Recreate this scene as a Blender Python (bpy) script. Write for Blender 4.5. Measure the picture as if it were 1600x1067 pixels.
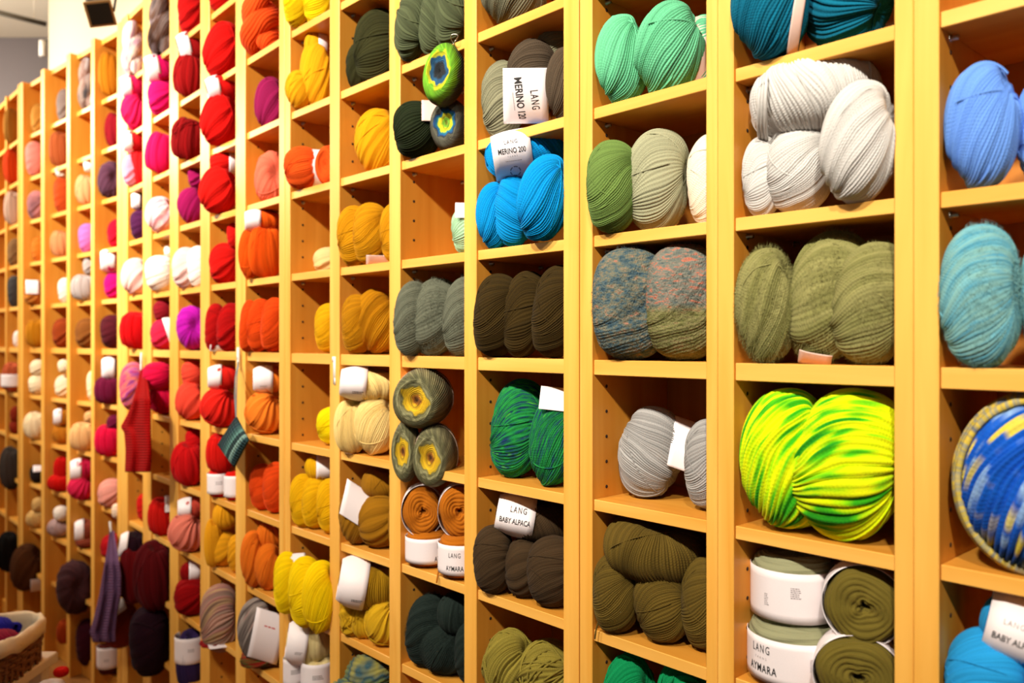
import bpy, math, random
import numpy as np
from mathutils import Matrix, Vector

for _o in list(bpy.data.objects):
    bpy.data.objects.remove(_o, do_unlink=True)
scene = bpy.context.scene
COL = scene.collection
R = math.radians

# ------------------------------------------------------------------ camera
F = 1279.0                       # focal length in pixels of the 1600 px frame
XV = -385.0                      # where the near shelf fronts vanish
HY = 534.0
PHI = math.atan(F / (800 - XV))
CZ = 1.45
CAM = np.array([0.0, -1.0, CZ])
FWD = np.array([-math.sin(PHI), math.cos(PHI)])
RGT = np.array([math.cos(PHI), math.sin(PHI)])
cam = bpy.data.cameras.new('camera')
cam.sensor_width = 36.0
cam.lens = 36.0 * F / 1600
cam.clip_start = 0.05
cam.dof.use_dof = True
cam.dof.focus_distance = 1.36
cam.dof.aperture_fstop = 3.4
camo = bpy.data.objects.new('camera', cam)
COL.objects.link(camo)
camo.location = CAM
camo.rotation_euler = (R(90), 0, PHI)
scene.camera = camo

# ------------------------------------------------------------------ light
scene.view_settings.view_transform = 'Standard'
scene.view_settings.look = 'None'
scene.view_settings.gamma = 1.0
scene.view_settings.use_curve_mapping = False
scene.view_settings.exposure = -0.75
w = bpy.data.worlds.new('world')
scene.world = w
w.use_nodes = True
w.node_tree.nodes['Background'].inputs[0].default_value = (1.0, 0.92, 0.82, 1)
w.node_tree.nodes['Background'].inputs[1].default_value = 0.20

def area_light(name, loc, target, size, power, col):
    l = bpy.data.lights.new(name, 'AREA')
    l.shape = 'DISK'
    l.size = size
    l.energy = power
    l.color = col
    o = bpy.data.objects.new(name, l)
    COL.objects.link(o)
    o.location = loc
    d = Vector(target) - Vector(loc)
    o.rotation_euler = d.to_track_quat('-Z', 'Y').to_euler()
    return o
WARM = (1.0, 0.915, 0.78)
def spot_light(name, loc, target, angle, power, col, blend=0.6, rad=0.07):
    l = bpy.data.lights.new(name, 'SPOT')
    l.spot_size = R(angle)
    l.spot_blend = blend
    l.shadow_soft_size = rad
    l.energy = power
    l.color = col
    o = bpy.data.objects.new(name, l)
    COL.objects.link(o)
    o.location = loc
    d = Vector(target) - Vector(loc)
    o.rotation_euler = d.to_track_quat('-Z', 'Y').to_euler()
    return o
# track lamps under the ceiling, all aimed at the shelf wall
for x, p in ((0.75, 520), (-0.35, 560), (-1.45, 600)):
    spot_light('ceiling_spot_lamp', (x, -2.0, 3.12), (x - 0.45, 0.0, CZ + 0.62), 74, p, WARM, 1.0)
spot_light('ceiling_spot_lamp', (-2.2, -1.8, 3.12), (-2.85, 0.15, CZ + 0.42), 54, 540, WARM, 1.0)
spot_light('ceiling_spot_lamp', (-3.1, -1.7, 3.12), (-3.8, 0.4, CZ + 0.42), 64, 1000, WARM, 1.0)
# unseen point light added to brighten the ceiling and the far-left end
lp = bpy.data.lights.new('added_fill_light', 'POINT'); lp.energy = 210; lp.shadow_soft_size = 0.2; lp.color = WARM
lpo = bpy.data.objects.new('added_fill_light', lp); COL.objects.link(lpo); lpo.location = (-5.1, -0.9, 2.75)

# ------------------------------------------------------------------ helpers
def tag(o, label=None, cat=None, group=None, kind=None):
    if label: o['label'] = label
    if cat: o['category'] = cat
    if group: o['group'] = group
    if kind: o['kind'] = kind
    return o

def empty(name, loc, rz=0.0):
    o = bpy.data.objects.new(name, None)
    o.empty_display_size = 0.05
    COL.objects.link(o)
    o.location = loc
    o.rotation_euler = (0, 0, rz)
    return o

def link(name, me, mat=None, parent=None, loc=None):
    o = bpy.data.objects.new(name, me)
    COL.objects.link(o)
    if mat is not None:
        if len(me.materials) == 0:
            me.materials.append(mat)
        if me.materials[0] != mat:
            o.material_slots[0].link = 'OBJECT'
            o.material_slots[0].material = mat
    if parent is not None:
        o.parent = parent
    if loc is not None:
        o.location = loc
    return o

def mesh_np(name, verts, quads, uvs=None, smooth=True, tris=None):
    me = bpy.data.meshes.new(name)
    verts = np.asarray(verts, dtype=np.float32)
    quads = np.asarray(quads, dtype=np.int32).reshape(-1, 4)
    nq = len(quads)
    if tris is not None and len(tris):
        tris = np.asarray(tris, dtype=np.int32).reshape(-1, 3)
        loops = np.concatenate([quads.ravel(), tris.ravel()])
        starts = np.concatenate([np.arange(nq) * 4, nq * 4 + np.arange(len(tris)) * 3])
    else:
        loops = quads.ravel()
        starts = np.arange(nq) * 4
    me.vertices.add(len(verts))
    me.vertices.foreach_set('co', verts.ravel())
    me.loops.add(len(loops))
    me.loops.foreach_set('vertex_index', loops.astype(np.int32))
    me.polygons.add(len(starts))
    me.polygons.foreach_set('loop_start', starts.astype(np.int32))
    if uvs is not None:
        uv = me.uv_layers.new(name='UVMap')
        uv.data.foreach_set('uv', np.asarray(uvs, dtype=np.float32)[loops].ravel())
    me.update(calc_edges=True)
    me.validate()
    if smooth:
        me.polygons.foreach_set('use_smooth', np.ones(len(me.polygons), dtype=bool))
    return me

def box_mesh(name, x0, x1, y0, y1, z0, z1, bev=0.0):
    import bmesh
    bm = bmesh.new()
    bmesh.ops.create_cube(bm, size=1.0)
    for v in bm.verts:
        v.co = Vector(((x0 + x1) / 2 + v.co.x * (x1 - x0), (y0 + y1) / 2 + v.co.y * (y1 - y0), (z0 + z1) / 2 + v.co.z * (z1 - z0)))
    if bev > 0:
        bmesh.ops.bevel(bm, geom=list(bm.edges), offset=bev, segments=1, affect='EDGES')
    me = bpy.data.meshes.new(name)
    bm.to_mesh(me)
    bm.free()
    return me

def tube_np(path, rad, sides=6, closed=False, caps=True):
    """returns verts, quads, uv for a tube along path (n,3); rad scalar or (n,)"""
    P = np.asarray(path, float)
    n = len(P)
    rad = np.full(n, rad) if np.isscalar(rad) else np.asarray(rad)
    T = np.gradient(P, axis=0)
    if closed:
        T = np.roll(P, -1, 0) - np.roll(P, 1, 0)
    T /= np.linalg.norm(T, axis=1)[:, None] + 1e-12
    up = np.array([0.13, 0.31, 0.94])
    A = np.cross(T, up); A /= np.linalg.norm(A, axis=1)[:, None] + 1e-9
    B = np.cross(T, A)
    ang = np.arange(sides) / sides * 2 * np.pi
    V = P[:, None, :] + rad[:, None, None] * (np.cos(ang)[None, :, None] * A[:, None, :] + np.sin(ang)[None, :, None] * B[:, None, :])
    V = V.reshape(-1, 3)
    q = []
    m = n if closed else n - 1
    for i in range(m):
        j = (i + 1) % n
        for k in range(sides):
            k2 = (k + 1) % sides
            q.append((i * sides + k, i * sides + k2, j * sides + k2, j * sides + k))
    uv = np.zeros((len(V), 2))
    uv[:, 0] = np.repeat(np.linspace(0, 1, n), sides)
    return V, np.array(q), uv

class Acc:
    def __init__(s): s.v = []; s.q = []; s.u = []; s.n = 0
    def add(s, v, q, u=None):
        s.v.append(np.asarray(v)); s.q.append(np.asarray(q).reshape(-1, 4) + s.n)
        s.u.append(u if u is not None else np.zeros((len(v), 2))); s.n += len(v)
    def box(s, x0, x1, y0, y1, z0, z1):
        v = [(x, y, z) for x in (x0, x1) for y in (y0, y1) for z in (z0, z1)]
        s.add(v, [(0, 1, 3, 2), (4, 6, 7, 5), (0, 4, 5, 1), (2, 3, 7, 6), (0, 2, 6, 4), (1, 5, 7, 3)])
    def tube(s, *a, **k): s.add(*tube_np(*a, **k))
    def mesh(s, name, smooth=True):
        return mesh_np(name, np.concatenate(s.v), np.concatenate(s.q), np.concatenate(s.u), smooth)

# ------------------------------------------------------------------ materials
def srgb(h):
    if isinstance(h, str):
        h = h.lstrip('#')
        c = [int(h[i:i + 2], 16) / 255 for i in (0, 2, 4)]
    else:
        c = list(h)
    return tuple(x / 12.92 if x <= 0.04045 else ((x + 0.055) / 1.055) ** 2.4 for x in c) + (1.0,)

def dye(h):
    import colorsys
    h = h.lstrip('#')
    r, g, b = [int(h[i:i + 2], 16) / 255 for i in (0, 2, 4)]
    hh, ss, v = colorsys.rgb_to_hsv(r, g, b)
    return srgb(colorsys.hsv_to_rgb(hh, min(1.0, ss * 1.06), v ** 1.16))

class NT:
    def __init__(s, name):
        s.m = bpy.data.materials.new(name)
        s.m.use_nodes = True
        s.t = s.m.node_tree
        s.b = s.t.nodes['Principled BSDF']
    def n(s, typ, **k):
        nd = s.t.nodes.new(typ)
        for a, b in k.items():
            setattr(nd, a, b)
        return nd
    def l(s, a, b): s.t.links.new(a, b)
    def math(s, op, a, b=None):
        nd = s.n('ShaderNodeMath', operation=op)
        for i, x in enumerate((a, b)):
            if x is None: continue
            if isinstance(x, (int, float)): nd.inputs[i].default_value = x
            else: s.l(x, nd.inputs[i])
        return nd.outputs[0]

def plain(name, col, rough=0.6, metal=0.0, bump=0.0, bscale=200):
    t = NT(name)
    t.b.inputs['Roughness'].default_value = rough
    t.b.inputs['Metallic'].default_value = metal
    tc = t.n('ShaderNodeTexCoord')
    nz = t.n('ShaderNodeTexNoise')
    nz.inputs['Scale'].default_value = bscale
    t.l(tc.outputs['Object'], nz.inputs['Vector'])
    r = t.n('ShaderNodeMixRGB', blend_type='MULTIPLY')
    r.inputs[0].default_value = 0.12
    r.inputs[1].default_value = srgb(col)
    t.l(nz.outputs['Fac'], r.inputs[2])
    t.l(r.outputs[0], t.b.inputs['Base Color'])
    if bump:
        b = t.n('ShaderNodeBump')
        b.inputs['Strength'].default_value = bump
        b.inputs['Distance'].default_value = 0.002
        t.l(nz.outputs['Fac'], b.inputs['Height'])
        t.l(b.outputs[0], t.b.inputs['Normal'])
    return t.m

YM = {}
def yarn(col, var=0.16, cols=None, us=2.0, vs=0.25, sharp=False, spread=1.0):
    """plain wool: one colour, strands a little lighter or darker; cols: variegated, ramp of colours along the strands"""
    key = (col, var, tuple(cols) if cols else None, us, vs, sharp, spread)
    if key in YM: return YM[key]
    t = NT('wool_yarn')
    uv = t.n('ShaderNodeUVMap')
    sep = t.n('ShaderNodeSeparateXYZ')
    t.l(uv.outputs[0], sep.inputs[0])
    fl = t.math('FLOOR', sep.outputs[1])
    wn = t.n('ShaderNodeTexWhiteNoise', noise_dimensions='1D')
    t.l(fl, wn.inputs['W'])
    oi = t.n('ShaderNodeObjectInfo')
    if cols:
        cmb = t.n('ShaderNodeCombineXYZ')
        t.l(t.math('MULTIPLY', sep.outputs[0], us), cmb.inputs[0])
        t.l(t.math('MULTIPLY', fl if sharp else sep.outputs[1], vs), cmb.inputs[1])
        t.l(t.math('MULTIPLY', oi.outputs['Random'], 17.0), cmb.inputs[2])
        nz = t.n('ShaderNodeTexNoise')
        nz.inputs['Scale'].default_value = 1.0
        nz.inputs['Detail'].default_value = 2.0
        t.l(cmb.outputs[0], nz.inputs['Vector'])
        mr = t.n('ShaderNodeMapRange')
        mr.inputs[1].default_value = 0.5 - 0.2 * spread
        mr.inputs[2].default_value = 0.5 + 0.2 * spread
        t.l(nz.outputs['Fac'], mr.inputs[0])
        rp = t.n('ShaderNodeValToRGB')
        while len(rp.color_ramp.elements) < len(cols):
            rp.color_ramp.elements.new(0.5)
        for i, c in enumerate(cols):
            e = rp.color_ramp.elements[i]
            e.position = i / max(1, len(cols) - 1)
            e.color = dye(c)
        t.l(mr.outputs[0], rp.inputs[0])
        base = rp.outputs[0]
    else:
        rgb = t.n('ShaderNodeRGB')
        rgb.outputs[0].default_value = dye(col)
        base = rgb.outputs[0]
    hs = t.n('ShaderNodeHueSaturation')
    t.l(t.math('ADD', t.math('MULTIPLY', wn.outputs['Value'], 2 * var), 1.0 - var), hs.inputs['Value'])
    t.l(base, hs.inputs['Color'])
    t.l(hs.outputs[0], t.b.inputs['Base Color'])
    t.b.inputs['Roughness'].default_value = 0.85
    t.b.inputs['Specular IOR Level'].default_value = 0.10
    t.b.inputs['Sheen Weight'].default_value = 0.03
    tc = t.n('ShaderNodeTexCoord')
    n2 = t.n('ShaderNodeTexNoise')
    n2.inputs['Scale'].default_value = 38.0
    n2.inputs['Detail'].default_value = 3.0
    t.l(tc.outputs['Object'], n2.inputs['Vector'])
    bp = t.n('ShaderNodeBump')
    bp.inputs['Strength'].default_value = 0.5
    bp.inputs['Distance'].default_value = 0.0015
    tw = t.math('SINE', t.math('ADD', t.math('MULTIPLY', sep.outputs[0], 330.0), t.math('MULTIPLY', sep.outputs[1], 6.2832)))
    t.l(t.math('ADD', n2.outputs['Fac'], t.math('MULTIPLY', tw, 0.16)), bp.inputs['Height'])
    t.l(bp.outputs[0], t.b.inputs['Normal'])
    YM[key] = t.m
    return t.m

def tweed(cols, zsplit=None, lower=None, scale=5.0, stretch=3.0):
    """flecked wool: colours scattered in short dashes; zsplit: a differently dyed lower half"""
    t = NT('tweed_yarn')
    tc = t.n('ShaderNodeTexCoord')
    mp = t.n('ShaderNodeMapping')
    mp.inputs['Scale'].default_value = (1.0, 1.0, stretch)
    t.l(tc.outputs['Object'], mp.inputs[0])
    nz = t.n('ShaderNodeTexNoise')
    nz.inputs['Scale'].default_value = scale
    nz.inputs['Detail'].default_value = 4.0
    nz.inputs['Roughness'].default_value = 0.65
    t.l(mp.outputs[0], nz.inputs['Vector'])
    def ramp(cs):
        rp = t.n('ShaderNodeValToRGB')
        while len(rp.color_ramp.elements) < len(cs):
            rp.color_ramp.elements.new(0.5)
        for i, c in enumerate(cs):
            rp.color_ramp.elements[i].position = 0.3 + 0.4 * i / (len(cs) - 1)
            rp.color_ramp.elements[i].color = dye(c)
        t.l(nz.outputs['Fac'], rp.inputs[0])
        return rp.outputs[0]
    out = ramp(cols)
    if zsplit is not None:
        sp = t.n('ShaderNodeSeparateXYZ')
        t.l(tc.outputs['Object'], sp.inputs[0])
        mr = t.n('ShaderNodeMapRange')
        mr.inputs[1].default_value = zsplit - 0.08
        mr.inputs[2].default_value = zsplit + 0.08
        t.l(sp.outputs[2], mr.inputs[0])
        mx = t.n('ShaderNodeMixRGB')
        t.l(mr.outputs[0], mx.inputs[0])
        t.l(ramp(lower), mx.inputs[1])
        t.l(out, mx.inputs[2])
        out = mx.outputs[0]
    t.l(out, t.b.inputs['Base Color'])
    t.b.inputs['Roughness'].default_value = 0.9
    t.b.inputs['Specular IOR Level'].default_value = 0.1
    n2 = t.n('ShaderNodeTexNoise')
    n2.inputs['Scale'].default_value = 26.0
    t.l(tc.outputs['Object'], n2.inputs['Vector'])
    bp = t.n('ShaderNodeBump')
    bp.inputs['Strength'].default_value = 0.8
    bp.inputs['Distance'].default_value = 0.004
    t.l(n2.outputs['Fac'], bp.inputs['Height'])
    t.l(bp.outputs[0], t.b.inputs['Normal'])
    return t.m

def spiral_mat(stops, stripes=None):
    """colour-change yarn: colour follows the length of the thread, from the core outwards (UV u)"""
    t = NT('gradient_yarn')
    uv = t.n('ShaderNodeUVMap')
    sep = t.n('ShaderNodeSeparateXYZ')
    t.l(uv.outputs[0], sep.inputs[0])
    tc = t.n('ShaderNodeTexCoord')
    nz = t.n('ShaderNodeTexNoise')
    nz.inputs['Scale'].default_value = 3.5
    t.l(tc.outputs['Object'], nz.inputs['Vector'])
    a = t.math('ADD', sep.outputs[0], t.math('MULTIPLY', t.math('SUBTRACT', nz.outputs['Fac'], 0.5), 0.16))
    rp = t.n('ShaderNodeValToRGB')
    while len(rp.color_ramp.elements) < len(stops):
        rp.color_ramp.elements.new(0.5)
    for e, (p, c) in zip(rp.color_ramp.elements, stops):
        e.position = p
        e.color = dye(c)
    t.l(a, rp.inputs[0])
    out = rp.outputs[0]
    if stripes:
        fl = t.math('FLOOR', sep.outputs[1])
        wn = t.n('ShaderNodeTexWhiteNoise', noise_dimensions='1D')
        t.l(fl, wn.inputs['W'])
        mx = t.n('ShaderNodeMixRGB', blend_type='MULTIPLY')
        mx.inputs[0].default_value = stripes
        t.l(out, mx.inputs[1])
        t.l(wn.outputs['Value'], mx.inputs[2])
        out = mx.outputs[0]
    t.l(out, t.b.inputs['Base Color'])
    t.b.inputs['Roughness'].default_value = 0.85
    return t.m

def wood_mat(name, c1, c2, axis):
    t = NT(name)
    tc = t.n('ShaderNodeTexCoord')
    geo = t.n('ShaderNodeNewGeometry')
    mp = t.n('ShaderNodeMapping')
    sc = [26.0, 26.0, 26.0]
    sc[axis] = 1.6
    mp.inputs['Scale'].default_value = sc
    oi = t.n('ShaderNodeObjectInfo')
    cmb = t.n('ShaderNodeCombineXYZ')
    rr = t.math('MULTIPLY', oi.outputs['Random'], 9.0)
    t.l(rr, cmb.inputs[0]); t.l(rr, cmb.inputs[1]); t.l(rr, cmb.inputs[2])
    va = t.n('ShaderNodeVectorMath', operation='ADD')
    t.l(tc.outputs['Object'], va.inputs[0]); t.l(cmb.outputs[0], va.inputs[1])
    t.l(va.outputs[0], mp.inputs[0])
    nz = t.n('ShaderNodeTexNoise')
    nz.inputs['Scale'].default_value = 1.0
    nz.inputs['Detail'].default_value = 5.0
    nz.inputs['Distortion'].default_value = 0.6
    t.l(mp.outputs[0], nz.inputs['Vector'])
    rp = t.n('ShaderNodeValToRGB')
    rp.color_ramp.elements[0].position = 0.3
    rp.color_ramp.elements[0].color = srgb(c1)
    rp.color_ramp.elements[1].position = 0.72
    rp.color_ramp.elements[1].color = srgb(c2)
    t.l(nz.outputs['Fac'], rp.inputs[0])
    t.l(rp.outputs[0], t.b.inputs['Base Color'])
    t.b.inputs['Roughness'].default_value = 0.42
    t.b.inputs['Specular IOR Level'].default_value = 0.35
    return t.m

WOOD_V = wood_mat('maple_upright', '#cf8428', '#df9a3a', 2)  # darker than the fronts: shade of the inner faces put into the colour
LIT_FRONT_V = wood_mat('maple_upright_lit_front', '#e3a13f', '#f5bd5c', 2)  # same wood painted paler, light on the upright fronts put into the colour
LIT_FRONT_H = wood_mat('maple_shelf_lit_front', '#e3a141', '#f5be60', 0)  # same for the shelf fronts: brightness painted in, no separate wood
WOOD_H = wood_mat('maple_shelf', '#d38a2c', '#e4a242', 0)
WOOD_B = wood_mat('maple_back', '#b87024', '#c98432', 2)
M_PIN = plain('nickel_pin', '#b9b4aa', 0.3, 1.0)
M_HOLE = plain('hole_dark', '#2a1607', 0.9)
M_PAPER = plain('paper_band', '#f4eaec', 0.55, 0, 0.05, 60)
M_PINKPAPER = plain('pink_paper_band', '#e9c6b8', 0.6)
M_INK = plain('black_ink', '#191516', 0.7)
M_GREYINK = plain('grey_ink', '#8f878a', 0.7)
M_REDINK = plain('red_ink', '#c8302c', 0.7)
M_CEIL = plain('ceiling_paint', '#f3e6cf', 0.8)
M_WALL = plain('wall_paint', '#f0e2c6', 0.8)
M_GREYWALL = plain('grey_wall_paint', '#a8a0a6', 0.8)
M_FLOOR = wood_mat('floor_wood', '#8a5a2c', '#a87238', 0)
M_BLACK = plain('black_metal', '#1b1a19', 0.4, 0.3)
M_WHITE = plain('white_plastic', '#f2efe8', 0.5)

# ------------------------------------------------------------------ plan of the shelf wall
def plan(x, fw):
    return CAM[:2] + fw * (FWD + (x - 800) / F * RGT)
def main_fw(x):
    return F / (math.sin(PHI) * (x - XV))
P436 = plan(436, main_fw(436))
FW184 = main_fw(184) * 1.045
P184 = plan(184, FW184)
FW30 = FW184 * 1.235
P30 = plan(30, FW30)
FWM = FW30 * 1.11
PM = plan(-12, FWM)

class Section:
    def __init__(s, o, p):
        s.o = np.array(o); e = np.array(p) - s.o
        s.e = e / np.linalg.norm(e)                  # along the wall, to the left
        s.n = np.array([s.e[1], -s.e[0]])            # into the wall
        if np.dot(s.n, s.o - CAM[:2]) < 0: s.n = -s.n
        s.rz = math.atan2(-s.e[1], -s.e[0])          # local x to the right, local y inwards
    def s_at(s, px, d=0.0):
        u = FWD + (px - 800) / F * RGT
        k = (d - np.dot(s.n, CAM[:2] - s.o)) / np.dot(s.n, u)
        p = CAM[:2] + k * u
        return float(np.dot(p - s.o, s.e)), k
    def pos(s, a, d):
        return s.o + a * s.e + d * s.n
    def hit(s, px, py, d=0.0):
        a, k = s.s_at(px, d)
        p = s.pos(a, d)
        return Vector((p[0], p[1], CZ + (HY - py) / F * k)), k
S0 = Section((0, 0), (-1, 0))
S1 = Section(P436, P184)
S2 = Section(P184, P30)
S3 = Section(P30, PM)

SH = [CZ + z for z in (0.995, 0.79, 0.583, 0.380, 0.172, -0.030, -0.257, -0.469, -0.680, -0.890, -1.10)]
TOPZ = CZ + 1.245
ST = 0.0185
DEPTH = 0.20

# ------------------------------------------------------------------ room
def struct(name, me, mat):
    o = link(name, me, mat)
    o['kind'] = 'structure'
    return o
def wall_strip(name, pts, z0, z1, thick, mat):
    """a vertical wall following plan points, with thickness on the far side"""
    v = []; q = []
    n = len(pts)
    pts = [np.array(p) for p in pts]
    for i, p in enumerate(pts):
        a = pts[max(0, i - 1)]; b = pts[min(n - 1, i + 1)]
        e = (b - a) / np.linalg.norm(b - a)
        nn = np.array([e[1], -e[0]])
        if np.dot(nn, p - CAM[:2]) < 0: nn = -nn
        for off in (0, thick):
            for z in (z0, z1):
                v.append((p[0] + nn[0] * off, p[1] + nn[1] * off, z))
    for i in range(n - 1):
        a = i * 4; b = a + 4
        q += [(a, b, b + 1, a + 1), (a + 2, a + 3, b + 3, b + 2), (a + 1, b + 1, b + 3, a + 3), (a, a + 2, b + 2, b)]
    q += [(0, 1, 3, 2), (4 * n - 4, 4 * n - 2, 4 * n - 1, 4 * n - 3)]
    return struct(name, mesh_np(name, v, q, smooth=False), mat)
CEILZ = CZ + 2.08
struct('floor', box_mesh('floor', -7.5, 2.5, -4.0, 4.0, -0.06, 0.0), M_FLOOR)
struct('ceiling', box_mesh('ceiling', -7.5, 2.5, -4.0, 4.0, CEILZ, CEILZ + 0.08), M_CEIL)
WB = 0.275
_pe = S2.pos(S2.s_at(76, WB)[0], WB)
wall_strip('wall_back', [S0.pos(-1.0, WB), S0.pos(float(np.dot(P436 - S0.o, S0.e)), WB), S1.pos(float(np.linalg.norm(P184 - P436)), WB), _pe], 0, CEILZ, 0.1, M_WALL)
wall_strip('wall_left', [plan(110, 5.6), plan(-500, 5.6)], 0, CEILZ, 0.1, M_GREYWALL)

# ------------------------------------------------------------------ shelf units
COLS = {}      # column number -> dict(section, left s, right s, tiers)
ORD = ['', 'first', 'second', 'third', 'fourth', 'fifth', 'sixth', 'seventh', 'eighth', 'ninth', 'tenth', 'eleventh', 'twelfth', 'thirteenth', 'fourteenth', 'fifteenth', 'sixteenth', 'seventeenth', 'eighteenth', 'nineteenth', 'twentieth']
_pin = None
def pin_mesh():
    global _pin
    if _pin is None:
        a = Acc()
        a.tube([(0, 0, 0), (0.0012, 0, 0), (0.0013, 0, 0), (0.009, 0, 0), (0.0092, 0, 0)], [0.0047, 0.0047, 0.0032, 0.0032, 0.0005], sides=8)
        _pin = a.mesh('shelf_pin')
    return _pin
_hole = None
def hole_mesh(zs, x, y):
    v = []; q = []
    for z in zs:
        b = len(v)
        for rr, dx in ((0.0031, 0.0002), (0.0022, 0.0009)):
            for k in range(8):
                t = k / 8 * 2 * math.pi
                v.append((x + dx, y + rr * math.cos(t), z + rr * math.sin(t)))
        for k in range(8):
            k2 = (k + 1) % 8
            q.append((b + k, b + k2, b + 8 + k2, b + 8 + k))
        q.append((b + 8, b + 9, b + 10, b + 11)); q.append((b + 8, b + 11, b + 12, b + 15)); q.append((b + 12, b + 13, b + 14, b + 15))
    return mesh_np('peg_hole', v, q, smooth=False)

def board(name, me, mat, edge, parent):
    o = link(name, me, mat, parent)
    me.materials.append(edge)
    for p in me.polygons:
        if p.normal.y < -0.6: p.material_index = 1  # front faces take the paler copy, coloured as if lit
    return o

def shelf_unit(label, sec, boards, cols, recess=0.004, tiers=range(11), pins=False, holes=False):
    """boards: (left px, right px) from right to left; cols: column numbers between the boards"""
    s_first = sec.s_at(boards[0][1])[0] if boards[0] is not None and not isinstance(boards[0][0], str) else 0
    rng = []
    for b in boards:
        if b[0] == 's': rng.append((b[1], b[2]))
        else: rng.append((sec.s_at(b[1])[0], sec.s_at(b[0])[0]))      # (right s, left s)
    sr = rng[0][0]; sl = rng[-1][1]
    base = sec.pos(sl, 0)
    u = empty('shelf_unit', (base[0], base[1], 0), sec.rz)
    tag(u, label, 'shelf')
    X = lambda s: sl - s
    dep = DEPTH + recess
    for a, b in rng:
        board('upright', box_mesh('upright', X(b), X(a), 0, dep, 0, TOPZ, 0.0012), WOOD_V, LIT_FRONT_V, u)
    link('back_panel', box_mesh('back_panel', X(sl) + 0.002, X(sr) - 0.002, dep, dep + 0.008, 0.0, TOPZ), WOOD_B, u)
    for i, c in enumerate(cols):
        r_s = rng[i][1]; l_s = rng[i + 1][0]
        COLS[c] = dict(sec=sec, l=l_s, r=r_s, recess=recess)
        x0, x1 = X(l_s), X(r_s)
        board('top_board', box_mesh('top_board', x0, x1, recess, dep, TOPZ - 0.022, TOPZ - 0.001, 0.0008), WOOD_H, LIT_FRONT_H, u)
        link('plinth', box_mesh('plinth', x0, x1, recess + 0.02, recess + 0.04, 0.0, 0.08, 0.0008), WOOD_H, u)
        for t in tiers:
            th = 0.0245 if t == 5 else ST
            board('shelf', box_mesh('shelf', x0 + 0.0005, x1 - 0.0005, recess, dep - 0.001, SH[t] - th, SH[t], 0.0009), WOOD_H, LIT_FRONT_H, u)
            if pins and t != 5:
                for dy in (0.032, 0.165):
                    link('shelf_pin', pin_mesh(), M_PIN, u, (x0, recess + dy, SH[t] - th - 0.0047))
        if holes:
            zs = []
            z = SH[10] + 0.03
            while z < SH[0]:
                if all(not (SH[t] - 0.034 < z < SH[t] + 0.004) for t in tiers):
                    zs.append(z)
                z += 0.0415
            h = link('peg_hole', hole_mesh(zs, x0, recess + 0.032), M_HOLE, u)
            h['kind'] = 'stuff'
    return u

_s1467 = S0.s_at(1467)[0]
shelf_unit('wooden shelf unit at the right edge of the picture, holding blue yarn', S0, [('s', _s1467 - 0.29, _s1467 - 0.265), (1427, 1467)], [1], pins=True, holes=True)
shelf_unit('narrow wooden shelf unit holding the grey, olive and lime yarn', S0, [(1397, 1426.5), (1121, 1146)], [2], pins=True, holes=True)
shelf_unit('narrow wooden shelf unit holding the mint, tweed and silver yarn', S0, [(1103, 1120.5), (905.5, 925)], [3], pins=True, holes=True)
shelf_unit('wide wooden shelf unit from turquoise yarn across to yellow yarn', S0, [(880, 904), (725, 744), (608, 625), (515, 530), (445, 453)], [4, 5, 6, 7], pins=True, holes=True)
shelf_unit('wide wooden shelf unit holding the orange, red and pink yarn', S1, [(436, 444.5), (368, 383), (313, 327), (265, 278), (223, 236), (189.5, 199)], [8, 9, 10, 11, 12], recess=0.006, holes=True)
_sl2 = S2.s_at(184)[0]
shelf_unit('wooden shelf unit with projecting uprights beside the pink yarn', S2, [(183, 189), (142, 147), (104, 109), (64, 69), (31, 35.5)], [13, 14, 15, 16], recess=0.03)
shelf_unit('blurred wooden shelf unit at the far left end', S3, [('s', 0.004, 0.03), ('s', 0.27, 0.295), ('s', 0.53, 0.555)], [17, 18], recess=0.012)

# ------------------------------------------------------------------ yarn meshes (unit size, shared)
def rot_to(pole):
    z = Vector(pole).normalized()
    x = Vector((0, 1, 0)).cross(z)
    if x.length < 0.1: x = Vector((1, 0, 0))
    x.normalize()
    y = z.cross(x)
    return np.array([[x[i], y[i], z[i]] for i in range(3)])

def fit_unit(V, ref=None):
    ref = V if ref is None else ref
    mn = ref.min(0); mx = ref.max(0)
    return (V - (mn + mx) / 2) / ((mx - mn) / 2)

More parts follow.
